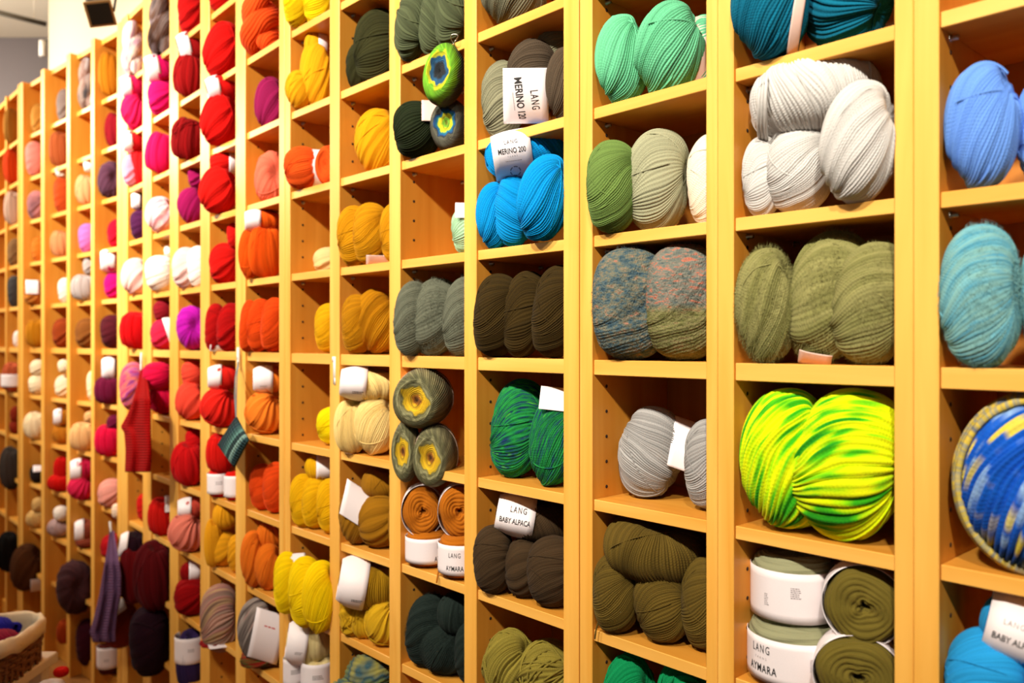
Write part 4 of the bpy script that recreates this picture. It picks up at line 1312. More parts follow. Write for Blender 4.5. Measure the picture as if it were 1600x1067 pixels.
# ---- column 11
m = yarn('#6a5650', 0.12, cols=['#4a3c3a', '#8a7a78', '#6a4a3a', '#9a8c92', '#54423e'], us=3, vs=0.2)
Y(11, 0, 'grey and brown marled hank', m, 'hank', 253, 42, 46, 92, 0, -0.004, pole='U', cat='yarn hank')
m = yarn('#cc1262', 0.14)
Y(11, 1, 'magenta wool ball', m, 'far', 251, 108, 50, 42, 12, 0.0, top=True, pole='U', band=LB(x1=-0.1))
Y(11, 1, 'magenta wool ball', m, 'far', 253, 153, 46, 60, 0, 0.0, pole='R')
Y(11, 2, 'hot pink soft wool ball', yarn('#d41458', 0.12), 'far', 252, 242, 52, 70, -8, -0.008, pole='U')
Y(11, 3, 'pale pink mottled ball', yarn('#e6a8b0', 0.1, cols=['#eec6cc', '#e49aa8', '#f0d8d8', '#dc8494'], us=3, vs=0.3), 'far', 252, 339, 52, 62, 0, -0.008, pole='D')
Y(11, 4, 'fluffy snow white ball', yarn('#f2eade', 0.04), 'far', 252, 432, 52, 66, 0, -0.008, pole='R')
Y(11, 4, 'small white ball tucked behind', yarn('#f2eade', 0.04), 'far', 268, 393, 24, 22, 0, 0.03, top=True, pole='R')
Y(11, 5, 'small wine red ball on top of a pink one', yarn('#8e1424', 0.14), 'far', 256, 487, 34, 34, 0, 0.006, top=True, pole='R')
Y(11, 5, 'raspberry pink ball with white band', yarn('#d02a4c', 0.12), 'far', 256, 526, 44, 56, 0, 0.004, pole='R', band=dict(x0=0.2, x1=0.8, r=1.07, rotb=20))
m = yarn('#c80e42', 0.14)
Y(11, 6, 'raspberry red wool ball', m, 'far', 248, 589, 52, 46, 0, -0.012, top=True, pole='R')
Y(11, 6, 'raspberry red wool ball', m, 'far', 254, 631, 44, 64, 0, -0.004, pole='U')
m = yarn('#c41c14', 0.14)
Y(11, 8, 'fire red wool ball', m, 'far', 252, 811, 44, 68, 0, 0.0, pole='U', band=dict(x0=0.25, x1=0.85, r=1.06, a0=0.3, a1=2.0, cyl=True))
m = yarn('#5c080e', 0.14)
Y(11, 9, 'big oxblood wool ball', m, 'far', 240, 900, 66, 108, 0, -0.09, free=True, top=True, pole='U')
m2 = yarn('#2a0a1a', 0.14)
Y(11, 10, 'big dark aubergine wool ball', m2, 'far', 234, 1002, 66, 108, 0, -0.10, free=True, top=True, pole='R')

# ---- column 12
Y(12, 0, 'purple and cream hand-dyed hank', yarn('#c8a0a8', 0.06, cols=['#6e3a5a', '#e8d4c4', '#b890a4', '#f0e0d0', '#7a4a64'], us=4, vs=0.06), 'hank', 208, 74, 38, 78, 0, 0.0, pole='U', cat='yarn hank')
m = yarn('#d01a54', 0.14)
Y(12, 1, 'rose pink wool ball', m, 'far', 210, 136, 44, 34, 10, -0.004, top=True, pole='U', band=LB(x1=-0.2))
Y(12, 1, 'rose pink wool ball', m, 'boucle', 211, 175, 46, 62, 0, -0.004, pole='D')
m = yarn('#c81a20', 0.14)
Y(12, 2, 'small red ball in a white band', m, 'far', 211, 222, 42, 32, 8, 0.0, top=True, pole='U', band=LB(x1=-0.2))
Y(12, 2, 'light pink wool ball', yarn('#e290a8', 0.1), 'far', 203, 268, 34, 54, 0, 0.0, pole='R')
Y(12, 2, 'strong red wool ball beside the light pink one', m, 'far', 220, 262, 38, 62, 0, -0.012, pole='U')
m = yarn('#4c1444', 0.16)
Y(12, 3, 'small purple ball in a white band', m, 'far', 218, 315, 26, 26, 0, 0.012, top=True, pole='U', band=LB(x1=0.1))
Y(12, 3, 'deep purple wool ball', m, 'far', 222, 354, 38, 52, 0, 0.004, pole='R')
Y(12, 4, 'fluffy blush pink ball', yarn('#eac0ba', 0.08), 'far', 214, 435, 52, 62, 0, -0.012, pole='D')
Y(12, 5, 'round pure red wool ball', yarn('#c60a10', 0.12), 'far', 213, 521, 54, 68, 0, -0.012, pole='U')
Y(12, 6, 'coral and lilac mottled ball', yarn('#c05060', 0.1, cols=['#d8604c', '#b0407a', '#e07a68', '#9a4a9a', '#c83c4c'], us=2, vs=0.4), 'far', 205, 606, 48, 80, 0, -0.012, pole='R')
Y(12, 8, 'thin slice of red ball beside the upright', yarn('#c41c14', 0.14), 'far', 228, 796, 30, 50, 0, 0.01, pole='R')
Y(12, 9, 'small oxblood ball in a white band', m2, 'far', 208, 853, 44, 42, -8, -0.06, free=True, top=True, pole='U', band=LB(x0=-1.0, x1=-0.45, r=1.06))
Y(12, 9, 'oxblood wool ball left of the biggest one', yarn('#6a0a10', 0.14), 'far', 208, 896, 46, 94, 0, -0.07, free=True, top=True, pole='U')
Y(12, 10, 'rust brown ball with a white paper tag', yarn('#8a3a28', 0.14), 'far', 189, 974, 58, 76, 0, -0.09, free=True, top=True, pole='D', band=dict(x0=-0.55, x1=0.6, r=1.09, a0=0.55, a1=1.15, cyl=True, rotb=25))

# ---- column 13 (from here the uprights stand proud of the shelves)
Y(13, 0, 'ochre brown wool ball', yarn('#b06c10', 0.2), 'far', 174, 110, 42, 58, 0, -0.02, pole='U')
Y(13, 1, 'dark cherry wool ball', yarn('#8a1020', 0.14), 'far', 181, 198, 36, 44, 0, 0.0, pole='U')
Y(13, 2, 'dusty purple wool ball', yarn('#5a3448', 0.14), 'far', 174, 279, 44, 52, 0, -0.02, pole='V')
Y(13, 3, 'crimson wool ball', yarn('#c81030', 0.14), 'far', 184, 365, 34, 46, 0, 0.0, pole='R')
m = yarn('#cc1070', 0.14)
Y(13, 4, 'vivid magenta ball', m, 'far', 174, 408, 36, 34, 0, -0.01, top=True, pole='U', band=LB(x0=-0.95, x1=0.35))
Y(13, 4, 'vivid magenta ball', m, 'far', 181, 448, 38, 48, 0, -0.004, pole='R')
Y(13, 5, 'maroon wool ball', yarn('#561420', 0.14), 'far', 177, 521, 42, 58, 0, -0.02, pole='R')
m = yarn('#6e1038', 0.16)
Y(13, 6, 'mulberry wool ball', m, 'far', 173, 576, 30, 34, 0, -0.02, top=True, pole='U', band=LB(x0=-0.95, x1=0.45))
Y(13, 6, 'mulberry wool ball', m, 'far', 167, 615, 48, 54, 0, -0.05, pole='U')
Y(13, 7, 'tiny magenta ball on a crimson one', m, 'far', 178, 661, 24, 24, 0, -0.01, top=True, pole='R')
Y(13, 7, 'round crimson pink wool ball', yarn('#cc1040', 0.12), 'far', 169, 698, 48, 70, 0, -0.05, pole='U')
Y(13, 8, 'pale salmon pink wool ball', yarn('#e0988a', 0.1), 'far', 173, 781, 42, 64, 0, -0.02, pole='R')
Y(13, 8, 'small cream ball before the salmon pink one', yarn('#ead0b8', 0.08), 'far', 184, 799, 20, 24, 0, -0.055, top=True, pole='R')
Y(13, 9, 'red ball behind the hanging lavender scarf', yarn('#b81820', 0.14), 'far', 176, 866, 40, 62, 0, -0.01, pole='R')
Y(13, 10, 'dark cake with a white printed band', yarn('#5a1a14', 0.14), 'cake', 170, 1028, 36, 48, 0, -0.03, top=True, cat='yarn cake', band=dict(axis='Z', x0=-0.5, x1=0.85, r=1.07, text=[('|2,3', 0.006, -0.01, -0.01, 0, 1, 1, 'g')]))

# ---- column 14
Y(14, 0, 'grey marled hank', yarn('#7c706a', 0.1, cols=['#4c484c', '#a8948a', '#8c6a60', '#b0aaa8'], us=5, vs=0.2), 'hank', 138, 124, 34, 64, 0, -0.01, pole='U', cat='yarn hank')
Y(14, 2, 'small white ball above a peach one', yarn('#f0e6da', 0.05), 'far', 142, 261, 24, 20, 0, 0.0, top=True, pole='R')
Y(14, 2, 'light peach wool ball', yarn('#e0a070', 0.1), 'far', 135, 294, 36, 42, 0, -0.015, pole='U')
Y(14, 3, 'orchid pink wool ball', yarn('#d070b4', 0.12), 'far', 138, 371, 32, 44, 0, -0.005, pole='R')
m = yarn('#b4a8a4', 0.12)
Y(14, 4, 'dove grey wool ball', m, 'far', 140, 416, 22, 28, 0, 0.0, top=True, pole='R')
Y(14, 4, 'dove grey wool ball', m, 'far', 132, 453, 44, 48, 0, -0.025, pole='U')
Y(14, 5, 'chestnut brown wool ball', yarn('#8a5424', 0.16), 'far', 136, 524, 38, 54, 0, -0.015, pole='R')
Y(14, 6, 'cream ball mostly behind the upright', yarn('#f0d8b0', 0.06), 'far', 147, 602, 24, 46, 0, 0.0, pole='R')
m = yarn('#e2b078', 0.1)
Y(14, 7, 'soft peach wool ball', m, 'far', 140, 652, 18, 18, 0, -0.01, top=True, pole='R')
Y(14, 7, 'soft peach wool ball', m, 'far', 129, 690, 46, 60, 0, -0.05, pole='U')
m = yarn('#d02650', 0.14)
Y(14, 8, 'bright rose boucle ball', m, 'boucle', 129, 734, 40, 34, 0, -0.03, top=True, pole='U', band=LB(x1=-0.1))
Y(14, 8, 'bright rose boucle ball', m, 'boucle', 125, 772, 50, 62, 0, -0.05, pole='D')
m = yarn('#9a4a34', 0.14)
Y(14, 9, 'terracotta brown ball', m, 'far', 133, 829, 34, 34, 0, -0.02, top=True, pole='U', band=LB(x1=-0.1))
Y(14, 9, 'terracotta brown ball', m, 'far', 135, 859, 36, 46, 0, -0.015, pole='R')
Y(14, 10, 'large mauve brown wool ball', yarn('#4e2c30', 0.14), 'far', 117, 918, 60, 86, 0, -0.09, free=True, top=True, pole='V')
Y(14, 10, 'wine coloured ball under the mauve one', yarn('#4a1024', 0.14), 'far', 137, 1004, 38, 72, 0, -0.015, top=True, pole='R')

# ---- column 15
Y(15, 0, 'dusty grey wool ball', yarn('#8c7c76', 0.12), 'far', 101, 157, 26, 36, 0, 0.0, pole='R')
Y(15, 1, 'rust and brown wool ball', yarn('#a4542c', 0.16), 'far', 95, 232, 38, 52, 0, -0.015, pole='U')
Y(15, 2, 'tiny white ball above a rust one', yarn('#f2e8dc', 0.05), 'far', 99, 269, 26, 20, 0, 0.0, top=True, pole='R')
Y(15, 2, 'rust orange wool ball', yarn('#b4481c', 0.14), 'far', 100, 302, 34, 54, 0, 0.0, pole='R')
Y(15, 3, 'apricot tan wool ball', yarn('#d08e60', 0.12), 'far', 95, 383, 34, 46, 0, -0.01, pole='U')
Y(15, 4, 'pearl white wool ball', yarn('#f0ddd0', 0.06), 'far', 104, 454, 28, 40, 0, 0.005, pole='R')
Y(15, 5, 'russet brown wool ball', yarn('#9a421a', 0.16), 'far', 98, 524, 34, 54, 0, -0.01, pole='R')
m = yarn('#f2e0c0', 0.06)
Y(15, 6, 'ivory wool ball', m, 'far', 101, 573, 22, 22, 0, 0.0, top=True, pole='R')
Y(15, 6, 'ivory wool ball', m, 'far', 101, 610, 32, 48, 0, 0.0, pole='R')
m = yarn('#c07820', 0.12)
Y(15, 7, 'honey brown wool ball', m, 'far', 97, 652, 28, 26, 0, -0.01, top=True, pole='U', band=LB(x1=-0.05))
Y(15, 7, 'honey brown wool ball', m, 'far', 98, 686, 34, 46, 0, -0.01, pole='U')
m = yarn('#c81610', 0.14)
Y(15, 8, 'pillar-box red wool ball', m, 'far', 96, 733, 26, 38, 0, -0.01, top=True, pole='U')
Y(15, 8, 'pillar-box red wool ball', m, 'far', 93, 764, 40, 46, 0, -0.04, pole='U')
Y(15, 9, 'small white ball on a lilac one', yarn('#f0e4d8', 0.05), 'far', 96, 803, 26, 24, 0, -0.02, top=True, pole='R')
Y(15, 9, 'lilac grey wool ball', yarn('#b89a98', 0.1), 'far', 94, 840, 42, 60, 0, -0.03, pole='U')
Y(15, 10, 'small orange-red ball near the floor of the shelves', yarn('#b84a18', 0.14), 'far', 101, 987, 26, 38, 0, 0.0, top=True, pole='U')

# ---- column 16
Y(16, 0, 'sandy tan wool ball', yarn('#c08a40', 0.12), 'far', 61, 178, 26, 32, 0, 0.0, pole='R')
Y(16, 1, 'flamingo pink wool ball', yarn('#dc8478', 0.12), 'far', 55, 245, 32, 48, 0, -0.01, pole='R')
Y(16, 2, 'pink and plum wool ball', yarn('#a07078', 0.14, cols=['#d89090', '#6a4a54'], us=1, vs=0.1), 'far', 57, 320, 30, 44, 0, -0.005, pole='R')
Y(16, 3, 'burnt orange wool ball', yarn('#cc7428', 0.14), 'far', 62, 391, 26, 42, 0, 0.0, pole='R')
Y(16, 4, 'caramel ball with a square white label', yarn('#c07a34', 0.14), 'far', 53, 462, 34, 46, 0, -0.02, pole='R', band=dict(x0=-0.75, x1=0.45, r=1.09, a0=-0.1, a1=1.2, cyl=True))
Y(16, 5, 'golden ochre wool ball', yarn('#b87814', 0.14), 'far', 57, 527, 36, 56, 0, -0.015, pole='U')
m = yarn('#f0dcb8', 0.06)
Y(16, 6, 'off-white wool ball', m, 'far', 60, 575, 28, 26, 0, -0.01, top=True, pole='R')
Y(16, 6, 'off-white wool ball', m, 'far', 60, 608, 32, 44, 0, -0.01, pole='R')
Y(16, 7, 'warm white and sand wool ball', yarn('#eed8b0', 0.1), 'far', 55, 673, 38, 58, 0, -0.025, pole='U')
Y(16, 8, 'black ball with a white tag', yarn('#2a2220', 0.14), 'far', 60, 752, 28, 48, 0, -0.005, pole='R', band=dict(x0=-0.6, x1=0.7, r=1.09, a0=0.4, a1=1.4, cyl=True))
m = yarn('#d8b070', 0.1)
Y(16, 9, 'pale straw wool ball', m, 'far', 60, 789, 22, 22, 0, -0.01, top=True, pole='R')
Y(16, 9, 'pale straw wool ball', m, 'far', 57, 822, 34, 50, 0, -0.015, pole='U')
Y(16, 10, 'large dark brown wool ball', yarn('#5a3418', 0.16), 'far', 42, 886, 54, 74, 0, -0.09, free=True, top=True, pole='D', band=dict(x0=0.2, x1=0.85, r=1.07, a0=-1.3, a1=-0.4, cyl=True))

# ---- column 17
Y(17, 0, 'tan wool ball at the far left', yarn('#a8742c', 0.14), 'far', 18, 188, 26, 38, 0, -0.01, pole='U')
Y(17, 1, 'flame orange wool ball', yarn('#cc4412', 0.16), 'far', 18, 256, 28, 46, 0, -0.01, pole='U')
Y(17, 2, 'beige and grey wool ball', yarn('#c8a894', 0.12), 'far', 20, 324, 28, 50, 0, -0.01, pole='U')
Y(17, 3, 'coffee brown wool ball', yarn('#8a6844', 0.14), 'far', 23, 395, 24, 44, 0, 0.0, pole='R')
Y(17, 4, 'charcoal wool ball', yarn('#4a4644', 0.14), 'far', 23, 456, 24, 50, 0, 0.0, pole='R')
Y(17, 5, 'tiny white ball by the left upright', yarn('#f0e4dc', 0.05), 'far', 28, 537, 16, 40, 0, 0.0, pole='R')
Y(17, 6, 'rust coloured ball in a wide white band', yarn('#b85a38', 0.14), 'far', 18, 596, 34, 60, 0, -0.02, pole='U', band=dict(axis='Z', x0=-0.6, x1=0.2, r=1.07))
m = yarn('#8e2c14', 0.14)
Y(17, 7, 'brick brown wool ball', m, 'far', 25, 648, 20, 26, 0, 0.0, top=True, pole='R')
Y(17, 7, 'brick brown wool ball', m, 'far', 25, 675, 22, 36, 0, 0.0, pole='R')
Y(17, 8, 'graphite wool ball', yarn('#4a403a', 0.12), 'far', 16, 732, 36, 68, 0, -0.06, free=True, top=True, pole='U')
Y(17, 10, 'black wool ball at the far left', yarn('#16110f', 0.12), 'far', 13, 862, 38, 62, 0, -0.08, free=True, top=True, pole='U')

# ---- labels: the look, then the place on the shelf wall
cells = {}
for b in BALLS:
    cells.setdefault((b[1], b[2], b[3]), []).append(b)
def visible_from(col):
    c = COLS[col]
    a = c['sec'].s_at(0)[0]
    p = c['sec'].pos(c['l'], 0)
    fw = float(np.dot(p - CAM[:2], FWD))
    for t in range(len(SH)):
        lo = HY - (SH[t] - CZ) * F / fw
        if lo > 20: return t
    return 0
for (col, tier, desc), bs in cells.items():
    row = tier - visible_from(col) + 1
    place = 'in column %d from right, compartment %d from top' % (col, max(1, row))
    tops = [b for b in bs if b[6]]
    rest = sorted([b for b in bs if not b[6]], key=lambda b: b[4])
    for b in bs:
        if len(bs) == 1: wh = ''
        elif b in tops and len(tops) == 1 and rest: wh = 'upper '
        else:
            grp = rest if b in rest else sorted(tops, key=lambda k: k[4])
            i = grp.index(b)
            if len(grp) == 1: wh = 'lower '
            elif len(grp) == 2: wh = ('left ', 'right ')[i]
            elif len(grp) == 3: wh = ('left ', 'middle ', 'right ')[i]
            else: wh = ('first ', 'second ', 'third ', 'fourth ')[i]
            if len(tops) == 1 and len(grp) > 1: wh = 'lower ' + wh
        n_words = len((wh + desc).split())
        if n_words + 9 > 16:
            place = 'in column %d from right' % col
        b[0]['label'] = wh + desc + ' ' + place
        b[0]['category'] = b[7]
        b[0]['group'] = b[7] + 's on the shelf wall'

# ------------------------------------------------------------------ loose ends and outer wraps on single balls
def find(desc, k=0):
    return [b[0] for b in BALLS if b[3] == desc][k]
def mw(o):
    return Matrix.LocRotScale(o.location, o.rotation_quaternion, o.scale)
def strand_on(o, name, pts, rad, mat, label=None):
    """a strand given in world space, attached to the ball o"""
    a = Acc()
    P = np.array([p[:] for p in pts], float)
    t = np.linspace(0, len(P) - 1, len(P) * 6)
    Q = np.stack([np.interp(t, np.arange(len(P)), P[:, i]) for i in range(3)], -1)
    ker = np.ones(5) / 5
    Qs = np.stack([np.convolve(np.pad(Q[:, i], 2, mode='edge'), ker, mode='valid') for i in range(3)], -1)
    a.tube(Qs, rad, sides=6)
    c = link(name, a.mesh(name), mat, o)
    c.matrix_parent_inverse = mw(o).inverted()
    if label: c['label'] = label
    return c
def ring_on(o, mat, fn, n, rad, a0, a1, label):
    a = Acc()
    for k in range(n):
        t = np.linspace(R(a0), R(a1), 40)
        v, q, u_ = tube_np(fn(t, k), rad, sides=6)
        u_[:, 1] = k
        u_[:, 0] *= 3
        a.add(v, q, u_)
    c = link('outer_wrap', a.mesh('outer_wrap'), mat, o)
    c['label'] = label
    return c
# yellow and grey strands round the rim of the blue ball
mrim = yarn('#a8a070', 0.2, cols=['#8a8c80', '#c8b040', '#9a9a8c', '#d8bc48', '#707884'], us=9, vs=0.9)
ring_on(bl, mrim, lambda t, k: np.stack([(0.985 + 0.02 * math.sin(k * 2.1)) * np.cos(t), np.full(len(t), -0.42 + 0.085 * k) + 0.03 * np.sin(3 * t + k), (0.985 + 0.02 * math.sin(k * 2.1)) * np.sin(t)], -1) * (1.04 - 0.02 * abs(k - 3)), 8, 0.046, 95, 320, 'yellow and grey strands round the rim')
b = find('pale silver grey wool ball', 0)
ring_on(b, b.data.materials[0] if b.material_slots[0].link == 'DATA' else b.material_slots[0].material, lambda t, k: np.stack([np.full(len(t), -0.80 + 0.05 * k) + 0.10 * np.sin(t), -0.80 * np.cos(t) * (1 + 0.06 * k), 0.80 * np.sin(t) * (1 + 0.06 * k)], -1), 3, 0.030, -100, 100, 'strands wound round the end')
b = find('periwinkle blue wool ball', 0)
ring_on(b, b.material_slots[0].material, lambda t, k: np.stack([0.93 * np.cos(t), np.full(len(t), -0.30 + 0.07 * k), 0.97 * np.sin(t)], -1) * (1.01 + 0.012 * k), 3, 0.024, 50, 175, 'loose strands over the top')
b = find('dark bronze wool ball', 1)
strand_on(b, 'loose_strand', [S0.hit(957, 945, 0.02)[0], S0.hit(946, 957, 0.005)[0], S0.hit(936, 968, -0.003)[0], S0.hit(931, 985, -0.006)[0], S0.hit(929, 1000, -0.007)[0]], 0.0014, b.material_slots[0].material, 'thread end hanging over the shelf edge')
b = find('copper yarn cake upright in a white band', 1)
strand_on(b, 'loose_strand', [S0.hit(690, 884, 0.02)[0], S0.hit(685, 893, 0.006)[0], S0.hit(683, 905, -0.003)[0], S0.hit(682, 912, -0.005)[0]], 0.0016, b.material_slots[0].material, 'thread end hanging over the shelf edge')

# ------------------------------------------------------------------ things hung on the shelves
def cloth(name, label, sec, rows, depth, folds, amp, mat, th=0.006, cat='scarf'):
    """rows: (y px, left px, right px) from the top down; a hanging knitted piece with folds and real thickness"""
    nu, nv = 33, 40
    ys = [r[0] for r in rows]
    front = []
    for j in range(nv + 1):
        y = ys[0] + (ys[-1] - ys[0]) * j / nv
        l = np.interp(y, ys, [r[1] for r in rows]); r_ = np.interp(y, ys, [r[2] for r in rows])
        for i in range(nu + 1):
            uu = i / nu
            d = -0.012 + (depth + 0.012) * min(1.0, j / nv * 3.5) - amp * (0.35 + 0.65 * j / nv) * (0.5 + 0.5 * math.sin(folds * 2 * math.pi * uu + 0.8 * math.sin(j * 0.15)))
            p, _ = sec.hit(l + (r_ - l) * uu, y, d)
            front.append(p[:])
    front = np.array(front)
    back = front + np.array([sec.n[0], sec.n[1], 0]) * th
    n1 = nu + 1
    q = []
    N_ = len(front)
    for j in range(nv):
        for i in range(nu):
            a = j * n1 + i
            q.append((a, a + 1, a + n1 + 1, a + n1))
            q.append((N_ + a, N_ + a + n1, N_ + a + n1 + 1, N_ + a + 1))
    for j in range(nv):
        a = j * n1; q.append((a, a + n1, N_ + a + n1, N_ + a))
        a = j * n1 + nu; q.append((a, N_ + a, N_ + a + n1, a + n1))
    for i in range(nu):
        a = i; q.append((a, N_ + a, N_ + a + 1, a + 1))
        a = nv * n1 + i; q.append((a, a + 1, N_ + a + 1, N_ + a))
    V = np.concatenate([front, back])
    c = V.mean(0); c[2] = V[:, 2].min()
    uv = np.tile(np.stack([np.tile(np.arange(n1) / nu, nv + 1), np.repeat(np.arange(nv + 1) * 1.0, n1)], -1), (2, 1))
    o = link(name, mesh_np(name, V - c, q, uv), mat, None, c)
    tag(o, label, cat)
    return o
def knit(col, cols=None, rib=90.0):
    t = NT('knitted_wool')
    uv = t.n('ShaderNodeUVMap')
    sep = t.n('ShaderNodeSeparateXYZ')
    t.l(uv.outputs[0], sep.inputs[0])
    if cols:
        rp = t.n('ShaderNodeValToRGB')
        rp.color_ramp.interpolation = 'CONSTANT'
        while len(rp.color_ramp.elements) < len(cols): rp.color_ramp.elements.new(0.5)
        for i, c in enumerate(cols):
            rp.color_ramp.elements[i].position = i / len(cols)
            rp.color_ramp.elements[i].color = srgb(c)
        t.l(sep.outputs[0], rp.inputs[0])
        t.l(rp.outputs[0], t.b.inputs['Base Color'])
    else:
        t.b.inputs['Base Color'].default_value = srgb(col)
    t.b.inputs['Roughness'].default_value = 0.95
    t.b.inputs['Specular IOR Level'].default_value = 0.1
    hgt = t.math('ADD', t.math('SINE', t.math('MULTIPLY', sep.outputs[0], rib)), t.math('SINE', t.math('MULTIPLY', sep.outputs[1], 6.0)))
    bp = t.n('ShaderNodeBump')
    bp.inputs['Strength'].default_value = 0.6
    bp.inputs['Distance'].default_value = 0.003
    t.l(hgt, bp.inputs['Height'])
    t.l(bp.outputs[0], t.b.inputs['Normal'])
    return t.m
cloth('knitted_scarf', 'red knitted scarf hanging from a peg before the coral ball', S1,
      [(578, 219, 226), (610, 212, 231), (640, 203, 233), (668, 188, 233), (676, 194, 233), (705, 196, 234), (738, 195, 233)], -0.095, 1.6, 0.016, knit('#980606'))
cloth('knitted_scarf', 'lavender grey knitted scarf hanging at lower left', S2,
      [(830, 171, 176), (860, 167, 181), (900, 160, 187), (930, 155, 187), (960, 148, 181), (988, 140, 178), (1004, 145, 178)], -0.105, 2.0, 0.018, knit('#6a4a6c'))

def peg(label, sec, px, py, h, d, tilt=0.0):
    """a sprung clothes peg: two prongs, a coil, clipped on the front edge"""
    p, fw = sec.hit(px, py, d)
    k = h * fw / F
    e = empty('clothes_peg', p, sec.rz)
    tag(e, label, 'clothes peg')
    e.rotation_euler = (0, R(tilt), sec.rz)
    for sgn in (-1, 1):
        a = Acc()
        a.tube([(sgn * 0.0016, -0.003, -k * 0.5), (sgn * 0.0022, -0.003, -k * 0.2), (sgn * 0.0030, -0.003, 0.02 * k), (sgn * 0.0040, -0.003, k * 0.3), (sgn * 0.0050, -0.003, k * 0.5)], [0.0022, 0.0032, 0.0034, 0.0032, 0.0026], sides=6)
        link('prong', a.mesh('prong'), M_WHITE, e)
    a = Acc()
    t = np.linspace(0, 2 * math.pi, 17)[:-1]
    for yy in (-0.0065, -0.0045):
        a.tube(np.stack([0.0036 * np.cos(t), np.full(16, yy), 0.0036 * np.sin(t)], -1), 0.0008, sides=5, closed=True)
    link('spring', a.mesh('spring'), M_PIN, e)
    return e
peg('white clothes peg clipped above the little striped pouch', S1, 374, 560, 34, -0.006)
peg('white clothes peg holding the red scarf', S1, 222, 566, 30, -0.012, 6)
peg('brass-ringed peg above the lavender scarf', S2, 174, 826, 22, -0.012, -10)
a = Acc()
p, fw = S0.hit(523, 579, 0)
a.box(-0.0055, 0.0045, -0.0012, 0.0, -0.032, 0.032)
a.box(-0.0085, -0.0035, -0.0020, -0.001, 0.020, 0.032)
a.box(-0.0005, 0.0055, -0.0020, -0.001, -0.034, -0.018)
o = link('price_clip', a.mesh('price_clip', False), M_WHITE, None, p)
o.rotation_euler = (0, 0, S0.rz)
tag(o, 'narrow white plastic clip stuck on the upright by the butter yellow yarn', 'clip')
p, fw = S0.hit(710, 62, -0.004)
a = Acc()
t = np.linspace(0, 2 * math.pi, 25)[:-1]
a.tube(np.stack([0.0085 * np.cos(t), 0.004 * np.sin(2 * t), 0.010 * np.sin(t)], -1), 0.0009, sides=6, closed=True)
o = link('wire_ring', a.mesh('wire_ring'), M_PIN, None, p)
tag(o, 'thin wire ring hanging on the shelf edge above the lime-rimmed roll', 'ring')

# the little striped pouch on its cord
pouch = empty('knitted_pouch', S1.hit(366, 728, -0.05)[0])
tag(pouch, 'small dark teal striped knitted pouch hanging on a cord', 'pouch')
org = pouch.location
def pouch_part(name, pts, th, mat, bulge=0.012):
    n = 12
    c = [np.array(S1.hit(x, y, -0.05)[0][:]) for x, y in pts]
    V = []; UV = []
    for side in (1, -1):
        for j in range(n + 1):
            for i in range(n + 1):
                u_, v_ = i / n, j / n
                q = (c[0] * (1 - u_) + c[1] * u_) * (1 - v_) + (c[3] * (1 - u_) + c[2] * u_) * v_
                b_ = (th + bulge * (16 * u_ * (1 - u_) * v_ * (1 - v_)) ** 0.5) * side
                q = q - np.array([S1.n[0], S1.n[1], 0]) * b_
                V.append(q); UV.append((u_, v_ * 12))
    m_ = (n + 1) ** 2
    Q = []
    for j in range(n):
        for i in range(n):
            a_ = j * (n + 1) + i
            Q.append((a_, a_ + 1, a_ + n + 2, a_ + n + 1))
            Q.append((m_ + a_, m_ + a_ + n + 1, m_ + a_ + n + 2, m_ + a_ + 1))
    for i in range(n):
        for a_, b_ in ((i, i + 1), (n * (n + 1) + i + 1, n * (n + 1) + i), ((i + 1) * (n + 1), i * (n + 1)), (i * (n + 1) + n, (i + 1) * (n + 1) + n)):
            Q.append((b_, a_, m_ + a_, m_ + b_))
    return link(name, mesh_np(name, np.array(V) - np.array(org[:]), Q, np.array(UV)), mat, pouch)
pouch_part('body', [(369, 652), (388, 688), (366, 730), (341, 695)], 0.003, knit('#2c3a3c', ['#26343a', '#2c3c3e', '#30444a', '#3c5a58', '#58807a', '#2a3a3c', '#7a9a92', '#304a4e'], 60))
for dx in (-1.2, 1.4):
    a = Acc()
    P = [np.array(S1.hit(x, y, d)[0][:]) - np.array(org[:]) for x, y, d in ((372, 566, -0.012), (369 + dx, 590, -0.03), (368 + dx, 620, -0.045), (369, 655, -0.05))]
    a.tube(P, 0.0017, sides=6)
    link('cord', a.mesh('cord'), plain('cord_grey', '#7c8688', 0.9), pouch)

# ------------------------------------------------------------------ lamp and track at the ceiling, upper left
def cam_frame(name, px, py, fw):
    p = CAM[:2] + fw * (FWD + (px - 800) / F * RGT)
    return empty(name, (p[0], p[1], CZ + (HY - py) / F * fw), PHI)
sp = cam_frame('ceiling_spotlight', 156, 18, 2.7)
tag(sp, 'black square floodlight with a bracket under the ceiling, top left', 'spotlight')
import bmesh
def rbox(name, x0, x1, y0, y1, z0, z1, bev, mat, parent, rot=None, loc=None):
    o = link(name, box_mesh(name, x0, x1, y0, y1, z0, z1, bev), mat, parent, loc)
    if rot: o.rotation_euler = rot
    return o
tilt = (R(32), R(-14), R(20))
rbox('housing', -0.036, 0.036, -0.035, 0.050, -0.034, 0.034, 0.006, M_BLACK, sp, tilt)
for k in range(5):
    rbox('cooling_fin', -0.036 + 0.0165 * k, -0.031 + 0.0165 * k, 0.050, 0.075, -0.030, 0.030, 0.001, M_BLACK, sp, tilt)
fr = rbox('front_frame', -0.042, 0.042, -0.042, -0.035, -0.040, 0.040, 0.002, plain('bronze_trim', '#8a6a40', 0.4, 0.6), sp, tilt)
rbox('lens', -0.034, 0.034, -0.0435, -0.0415, -0.032, 0.032, 0.0, plain('lamp_glass', '#15130f', 0.2), sp, tilt)
a = Acc()
